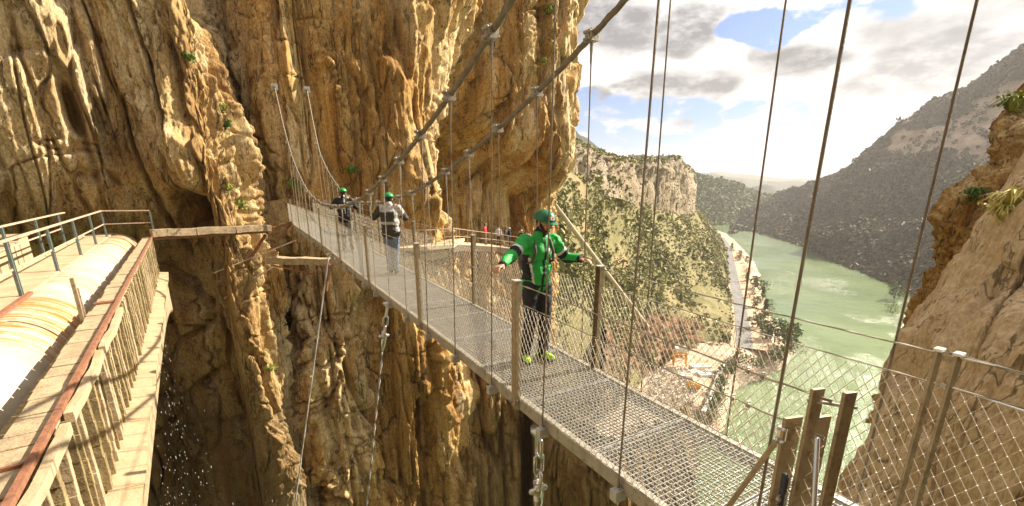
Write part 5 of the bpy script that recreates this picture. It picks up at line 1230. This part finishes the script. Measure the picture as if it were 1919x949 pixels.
def person(loc, fwd, J, label, pal, vox=.012, scale=1.0, group=None, folds=1, detail=2, pack=False, headrot=(0, 0), brim=True, sticker=False, beard=False):
    """J: joints in the person's own frame (x = his right, y = forward, z = up)"""
    root = bpy.data.objects.new('person', None); col.objects.link(root); root.location = tuple(loc); root.scale = (scale,)*3
    root.rotation_euler = (0, 0, math.atan2(fwd[1], fwd[0])-math.pi/2); tag(root, label, 'person', group)
    A = {k: np.array(v, float) for k, v in J.items()}
    hd = A['head']; yaw, pit = headrot; HR = rotm('Z', yaw) @ rotm('X', pit)
    H = lambda x, y, z: hd+HR @ np.array((x, y, z))
    # --- body
    mb = MB()
    pel, ch, nk = A['pelvis'], A['chest'], A['neck']
    elip(mb, pel, (.155, .105, .13)); elip(mb, pel*.5+ch*.5, (.14, .095, .17)); elip(mb, ch, (.165, .11, .17)); capsule(mb, nk-UP*.05, hd-UP*.03, .056, .052)
    for sd in ('R', 'L'):
        sh, el, wr, hp, kn, an = (A[k+sd] for k in ('sh', 'el', 'wr', 'hp', 'kn', 'an'))
        capsule(mb, ch*.4+sh*.6+UP*.02, sh, .07, .058); capsule(mb, sh, el, .050, .038); capsule(mb, el, wr, .038, .025)
        capsule(mb, hp, kn, .085, .055); capsule(mb, kn, kn*.65+an*.35, .052, .055); capsule(mb, kn*.65+an*.35, an, .055, .036)
        ft = A['ft'+sd]; capsule(mb, an-UP*.03, an+(ft-an)*.9-UP*.02, .040, .032)
        if detail: hand(mb, wr, A['hd'+sd], A['pm'+sd], A['tm'+sd], J.get('curl', 30) if isinstance(J.get('curl', 30), (int, float)) else 30, 1.05)
        else: elip(mb, wr+A['hd'+sd]*.05, (.03, .03, .05))
    elip(mb, H(0, .0, .035), (.076, .096, .105), HR); elip(mb, H(0, .022, -.045), (.055, .068, .062), HR)
    if detail:
        capsule(mb, H(0, .088, .03), H(0, .108, -.012), .011, .016, 8)
        for sx in (-1, 1):
            elip(mb, H(sx*.078, -.005, .0), (.012, .022, .034), HR, 10, 8); elip(mb, H(sx*.034, .075, -.01), (.026, .022, .022), HR, 10, 8)
        capsule(mb, H(-.04, .085, .045), H(.04, .085, .045), .012, .012, 8); elip(mb, H(0, .082, -.085), (.024, .02, .018), HR, 10, 8)
    fuse('body', mb, vox*.62 if detail > 1 else vox, [M_skin], root, 3)
    if detail:
        for sx in (-1, 1):
            e = MB(); elip(e, H(sx*.030, .088, .022), (.013, .009, .008), HR, 10, 8); eo = part(e, 'eye', M_eye, root)
            e = MB(); elip(e, H(sx*.030, .096, .022), (.006, .004, .006), HR, 8, 6); part(e, 'iris', M_iris, eo)
            e = MB(); capsule(e, H(sx*.014, .098, .046), H(sx*.048, .088, .046), .0045, .003, 6); part(e, 'eyebrow', M_hair, root)
        e = MB(); capsule(e, H(-.024, .094, -.047), H(.024, .094, -.047), .006, .006, 8); part(e, 'mouth', M_lips, root)
    if beard:
        e = MB(); elip(e, H(0, .022, -.066), (.0585, .0700, .046), HR, 16, 10); capsule(e, H(-.03, .092, -.030), H(.03, .092, -.030), .008, .008, 8)
        for sx in (-1, 1): capsule(e, H(sx*.066, .02, -.0), H(sx*.055, .045, -.05), .016, .02, 8)
        fuse('beard', e, .009, [M_hair], root, 2)
    e = MB(); elip(e, H(0, -.022, .02), (.082, .088, .085), HR, 16, 10); fuse('hair', e, .012, [M_hair], root, 2)
    # --- jacket
    mb = MB(); g = pal.get('puff', 1.0)
    elip(mb, pel+UP*.03, (.175*g, .135*g, .13)); elip(mb, pel*.5+ch*.5, (.18*g, .14*g, .2)); elip(mb, ch+UP*.01, (.19*g, .14*g, .17)); capsule(mb, nk-UP*.06, nk+UP*.02, .085, .073)
    capsule(mb, pel-UP*.06-np.array([.075, 0, 0]), pel-UP*.06+np.array([.075, 0, 0]), .115*g, .115*g)
    for sd in ('R', 'L'):
        sh, el, wr = (A[k+sd] for k in ('sh', 'el', 'wr')); capsule(mb, ch*.45+sh*.55+UP*.02, sh, .09, .078*g); capsule(mb, sh, el, .075*g, .062*g); capsule(mb, el, wr*.93+el*.07, .062*g, .044*g)
    def jf(c):
        out = np.zeros(len(c)); f = pal.get('jfn')
        return f(c, A) if f else out
    fuse('jacket', mb, vox, pal['jacket'], root, 4, jf, .017*folds, 9, 3)
    for sd in ('R', 'L'):
        wr, el = A['wr'+sd], A['el'+sd]; c = wr*.95+el*.05; d = (wr-el)/np.linalg.norm(wr-el); e = MB(); e.tube([c-d*.025, c-d*.02, c+d*.02, c+d*.025], [.036, .042, .040, .034], 14); part(e, 'cuff', M_black, root)
    # --- trousers
    mb = MB(); elip(mb, pel-UP*.03, (.165, .125, .13))
    for sd in ('R', 'L'):
        hp, kn, an = (A[k+sd] for k in ('hp', 'kn', 'an')); capsule(mb, hp, kn, .102, .074); capsule(mb, kn, an+UP*.03, .074, .062); 
        capsule(mb, an+UP*.05, an-UP*.03, .062, .060)
    fuse('trousers', mb, vox, pal['trousers'], root, 4, pal.get('tfn'), .009*folds, 9, 5)
    for sd in ('R', 'L'):
        an, ft = A['an'+sd], A['ft'+sd]; mb = MB(); d = ft-an; d[2] = 0; d /= np.linalg.norm(d); c = np.array([an[0], an[1], .045])
        capsule(mb, c-d*.055+UP*.01, c+d*.02+UP*.015, .048, .05); capsule(mb, c+d*.02+UP*.01, c+d*.15-UP*.008, .05, .036); capsule(mb, an-UP*.03, an+UP*.02, .047, .045)
        so = fuse('shoe', mb, .011 if detail > 1 else .018, [pal['shoe']], root, 3)
        mb = MB(); pts = [c-d*.095, c-d*.04, c+d*.06, c+d*.18]; s_ = np.array([-d[1], d[0], 0]); w_ = [.030, .046, .050, .024]; z0_, z1_ = .0, .022; L_ = []
        vs = []
        for z in (z0_, z1_):
            for p_, ww in zip(pts, w_): vs.append([p_[0]+s_[0]*ww, p_[1]+s_[1]*ww, z])
            for p_, ww in reversed(list(zip(pts, w_))): vs.append([p_[0]-s_[0]*ww, p_[1]-s_[1]*ww, z])
        mb.add(vs, [tuple(range(7, -1, -1)), tuple(range(8, 16))]+[(i, (i+1) % 8, 8+(i+1) % 8, 8+i) for i in range(8)])
        part(mb, 'sole', M_sole, so, False)
        if detail > 1:
            mb = MB()
            for q in (.03, .06, .09): mb.tube([c+d*q+s_*.03+UP*.045, c+d*q+UP*(.062-.12*(q-.03)*1.0), c+d*q-s_*.03+UP*.045], .004, 5)
            part(mb, 'laces', M_black, so)
    # --- helmet
    mb = MB(); n, m_ = 28, 9; vs = []
    for j in range(m_+1):
        a = math.pi/2*j/m_*1.08; z = .052+.098*math.cos(a); rr_ = math.sin(min(a, math.pi/2))
        for k in range(n):
            b_ = 2*math.pi*k/n; rid = 1+.018*math.cos(b_*8)*math.sin(a*1.5); vs.append(H(.108*rr_*math.cos(b_)*rid, -.004+.128*rr_*math.sin(b_)*rid, z))
    mb.add(vs, [(j*n+k, j*n+(k+1) % n, (j+1)*n+(k+1) % n, (j+1)*n+k) for j in range(m_) for k in range(n)])
    top = H(0, -.004, .150)
    ho = part(mb, 'helmet', pal['helmet'], root)
    so_ = ho.modifiers.new('th', 'SOLIDIFY'); so_.thickness = .006; so_.offset = -1
    if brim:
        mb = MB(); vs = []
        for z in (.040, .048):
            for k in range(15):
                b_ = math.pi*(.12+.76*k/14); vs.append(H(.104*math.cos(b_), -.004+.122*math.sin(b_), z+.006))
            for k in range(15):
                b_ = math.pi*(.12+.76*(14-k)/14); vs.append(H(.112*math.cos(b_), -.004+.122*math.sin(b_)+.062*math.sin(b_)**2, z-.012*math.sin(b_)))
        N = 30; mb.add(vs, [(i, i+1, 28-i, 29-i) for i in range(14)][::1]+[(N+29-i, N+28-i, N+i+1, N+i) for i in range(14)]+[(i, N+i, N+(i+1) % N, (i+1) % N) for i in range(N)])
        part(mb, 'brim', pal['helmet'], ho, False)
    mb = MB(); mb.tube([H(.103*math.cos(a), -.004+.123*math.sin(a), .050) for a in np.linspace(0, 2*math.pi, 29)], .005, 6); part(mb, 'rim_band', pal['helmet'], ho)
    if detail:
        mb = MB()
        for sx in (-1, 1): mb.tube([H(sx*.098, .02, .045), H(sx*.075, .03, -.04), H(sx*.03, .05, -.105), H(0, .055, -.112)], .0045, 5)
        part(mb, 'chin_strap', M_black, ho)
    if sticker:
        c = H(.02, .134, .098); nrm = HR @ np.array((.12, .85, .35)); nrm /= np.linalg.norm(nrm); sx_ = np.cross(nrm, HR @ UP); sx_ /= np.linalg.norm(sx_); up_ = np.cross(sx_, nrm)
        mb = MB(); mb.box(c-nrm*.008, sx_*.024, up_*.021, nrm*.006); st = part(mb, 'sticker', M_white, ho, False)
        mb = MB(); mb.box(c-nrm*.0015, sx_*.010, up_*.009, nrm*.0015); part(mb, 'sticker_mark', simple('red_mark', (.5, .12, .10), .6), st, False)
    if pack:
        mb = MB(); c = ch-np.array([0, .19, .07]); elip(mb, c, (.14, .10, .23)); elip(mb, c-np.array([0, .05, .08]), (.11, .08, .12)); bp_ = fuse('backpack', mb, .016, [M_pack], root, 6)
        for sd, sx in (('R', 1), ('L', -1)):
            mb = MB(); mb.tube([ch+np.array([sx*.095, -.14, .13]), ch+np.array([sx*.105, -.03, .175]), ch+np.array([sx*.11, .085, .125]), ch+np.array([sx*.115, .132, .02]), ch+np.array([sx*.145, .10, -.10]), ch+np.array([sx*.165, -.05, -.14])], [.012, .016, .018, .018, .014, .010], 8); part(mb, 'shoulder_strap', M_pack, bp_)
    return root
def pose(**k):
    b = dict(pelvis=(0, 0, .96), chest=(0, 0, 1.31), neck=(0, 0, 1.50), head=(0, .015, 1.635), shR=(.185, 0, 1.43), shL=(-.185, 0, 1.43),
             hpR=(.09, 0, .90), hpL=(-.09, 0, .90), knR=(.10, .03, .49), knL=(-.10, .03, .49), anR=(.11, 0, .09), anL=(-.11, 0, .09), ftR=(.12, .15, .03), ftL=(-.12, .15, .03),
             elR=(.25, -.03, 1.15), elL=(-.25, -.03, 1.15), wrR=(.27, .08, .93), wrL=(-.27, .08, .93), hdR=(0, .1, -1), hdL=(0, .1, -1), pmR=(-1, 0, 0), pmL=(1, 0, 0), tmR=(0, 1, 0), tmL=(0, 1, 0))
    b.update(k); return b
def arm_t(c, A, sd):
    """distance along the arm (0 shoulder, 1 elbow, 2 wrist) and distance from it"""
    sh, el, wr = A['sh'+sd], A['el'+sd], A['wr'+sd]; best = np.full(len(c), 9.0); tt = np.zeros(len(c))
    for i, (a, b) in enumerate(((sh, el), (el, wr))):
        d = b-a; u = np.clip(((c-a) @ d)/(d @ d), 0, 1); q = np.linalg.norm(c-(a+u[:, None]*d), axis=1); m = q < best; best[m] = q[m]; tt[m] = i+u[m]
    return tt, best
def green_jacket(c, A):
    o = np.zeros(len(c)); x, y, z = c.T; ch = A['chest']
    o[(np.abs(np.abs(x)-.155) < .05) & (z < ch[2]-.02) & (z > .98) & (y < .09)] = 1            # dark side panels
    o[(np.abs(x)-.115 > (z-1.05)*.20) & (np.abs(x)-.135 < (z-1.05)*.20) & (y > .06) & (z < 1.25)] = 2
    o[(np.abs(x) < .012) & (y > 0)] = 1                                                           # zip
    o[(np.abs(z-1.335) < .016) & (x < -.04) & (x > -.13) & (y > .05)] = 2                          # chest print
    o[(np.abs(z-1.295) < .010) & (x < -.05) & (x > -.12) & (y > .05)] = 2
    for sd, sx in (('R', 1), ('L', -1)):
        t_, q = arm_t(c, A, sd); m = (x*sx > .20) & (q < .12)
        o[m & (t_ > .50) & (t_ < .62)] = 2; o[m & (t_ > .62) & (t_ < .86)] = 1
        el = A['el'+sd]; o[m & (t_ > .86) & (t_ < 2) & (z < (A['el'+sd][2]+(A['wr'+sd][2]-A['el'+sd][2])*np.clip(t_-1, 0, 1))-.022)] = 1
        o[m & (t_ > 1.93)] = 1
    o[(z > 1.53)] = 1
    return o
pos = BP(1.16, .70, .012)
person(pos, -D3, pose(pelvis=(.0, -.02, .95), chest=(.01, .02, 1.30), neck=(.0, .05, 1.485), head=(-.02, .095, 1.615), shR=(.20, .03, 1.425), shL=(-.185, .04, 1.41),
       elR=(.43, .13, 1.29), elL=(-.36, .07, 1.21), wrR=(.625, .285, 1.235), wrL=(-.40, .27, 1.215), hdR=(.75, .45, -.12), hdL=(-.45, .75, -.05), pmR=(.1, .2, -1), pmL=(.1, .2, -1), tmR=(-.5, .8, .1), tmL=(.8, .5, 0),
       knR=(.115, .04, .49), knL=(-.07, .07, .50), anR=(.14, -.02, .09), anL=(-.075, .03, .09), ftR=(.19, .13, .03), ftL=(-.12, .19, .03)),
       'man in a bright green jacket and green helmet, arms spread between the two bridge rails', dict(jacket=[M_jgreen, M_black, M_white], jfn=green_jacket, trousers=[M_trous], shoe=M_neon, helmet=M_helm),
       vox=.011, headrot=(10, -13), pack=True, sticker=True, beard=True, detail=2)
def grey_jacket(c, A):
    o = np.zeros(len(c)); x, y, z = c.T; o[(z < 1.36) & (z > 1.16) & (x < .11)] = 1; o[(z < 1.10) & (x < .12)] = 1; o[z < .94] = 1
    t_, q = arm_t(c, A, 'L'); o[(x < -.2) & (q < .12) & (t_ < .5)] = 1; t_, q = arm_t(c, A, 'R'); o[(x > .2) & (q < .12) & (t_ > .5) & (t_ < 1.2)] = 1
    return o
photo_arms = dict(elR=(.33, .10, 1.22), elL=(-.36, .10, 1.24), wrR=(.13, .30, 1.42), wrL=(-.14, .30, 1.42), hdR=(-.3, .3, .9), hdL=(.3, .3, .9), pmR=(-.4, .8, .2), pmL=(.4, .8, .2), tmR=(-1, 0, 0), tmL=(1, 0, 0))
fw = np.array([-.15, 1, 0])
person(np.array([-2.73, 10.32, zd(8.2)-.0+.02]), fw, pose(head=(0, .04, 1.63), anR=(.07, 0, .09), anL=(-.07, .03, .09), knR=(.08, .03, .49), knL=(-.08, .05, .49), ftR=(.09, .15, .03), ftL=(-.08, .18, .03), **photo_arms),
       'person seen from behind in a grey and black jacket and jeans, hands raised, green helmet', dict(jacket=[M_greyj, M_darkj], jfn=grey_jacket, trousers=[M_jeans], shoe=M_sole, helmet=M_helm2, puff=1.12), vox=.014, headrot=(6, -8), detail=1)
def tf(c): return ((c[:, 2] < .56) & (c[:, 2] > .50)).astype(float)
person(np.array([-4.92, 13.64, zd(12)+.02]), np.array([-.3, 1, 0]), pose(head=(0, .04, 1.63), anR=(.12, 0, .09), anL=(-.11, .02, .09), **photo_arms),
       'person seen from behind in a black jacket and grey trousers, furthest out on the bridge', dict(jacket=[M_black, M_greyj], jfn=lambda c, A: ((np.abs(c[:, 0]-.02) < .012) & (c[:, 2] > 1.05)).astype(float), trousers=[M_greyt, M_black], tfn=tf, shoe=M_sole, helmet=M_helm2, puff=1.05), vox=.015, headrot=(5, -5), detail=1)
M_red = simple('red_jacket', (.50, .02, .03), .7); M_pale = simple('pale_shirt', (.50, .46, .46), .8); M_dk = simple('charcoal_jacket', (.03, .03, .035), .8)
for (px_, py_, Y_, jk, tr, hm, lab, f_) in [
    (911, 459, 36.6, M_red, M_greyt, M_helm, 'small distant walker in a red jacket on the boardwalk', (1, -.3, 0)),
    (936, 461, 38.3, M_pale, M_dk, M_dk, 'distant walker with a pale top and dark trousers on the boardwalk', (.3, -1, 0)),
    (951, 463, 38.9, M_dk, M_greyt, M_helm, 'distant walker in charcoal just right of the pale topped walker', (-1, .3, 0)),
    (958, 464, 39.2, M_dk, M_dk, M_pale, 'distant walker all in dark clothes with a pale helmet on the boardwalk', (-1, -.2, 0)),
    (985, 468, 40.2, M_dk, M_jeans, M_pale, 'distant walker in dark jacket and jeans, nearer the man in green', (-.5, -1, 0)),
    (994, 470, 40.7, M_pale, M_dk, M_dk, 'distant walker half hidden by the raised arm of the man in green', (.2, -1, 0))]:
    p = np.array(at(px_, py_, Y_)); 
    # stand on the boards
    i = min(range(len(wp)-1), key=lambda k: abs((wp[k][1]+wp[k+1][1])/2-Y_)); f = np.clip((Y_-wp[i][1])/(wp[i+1][1]-wp[i][1]), 0, 1); q = wp[i]+(wp[i+1]-wp[i])*f; q2 = wn_[i]+(wn_[i+1]-wn_[i])*f
    p = q*.6+q2*.4
    person(p, np.array(f_), pose(elR=(.28, .05, 1.18), wrR=(.22, .22, 1.05)), lab, dict(jacket=[jk], trousers=[tr], shoe=M_sole, helmet=hm), vox=.022, scale=.95, detail=0, brim=False, folds=.5)
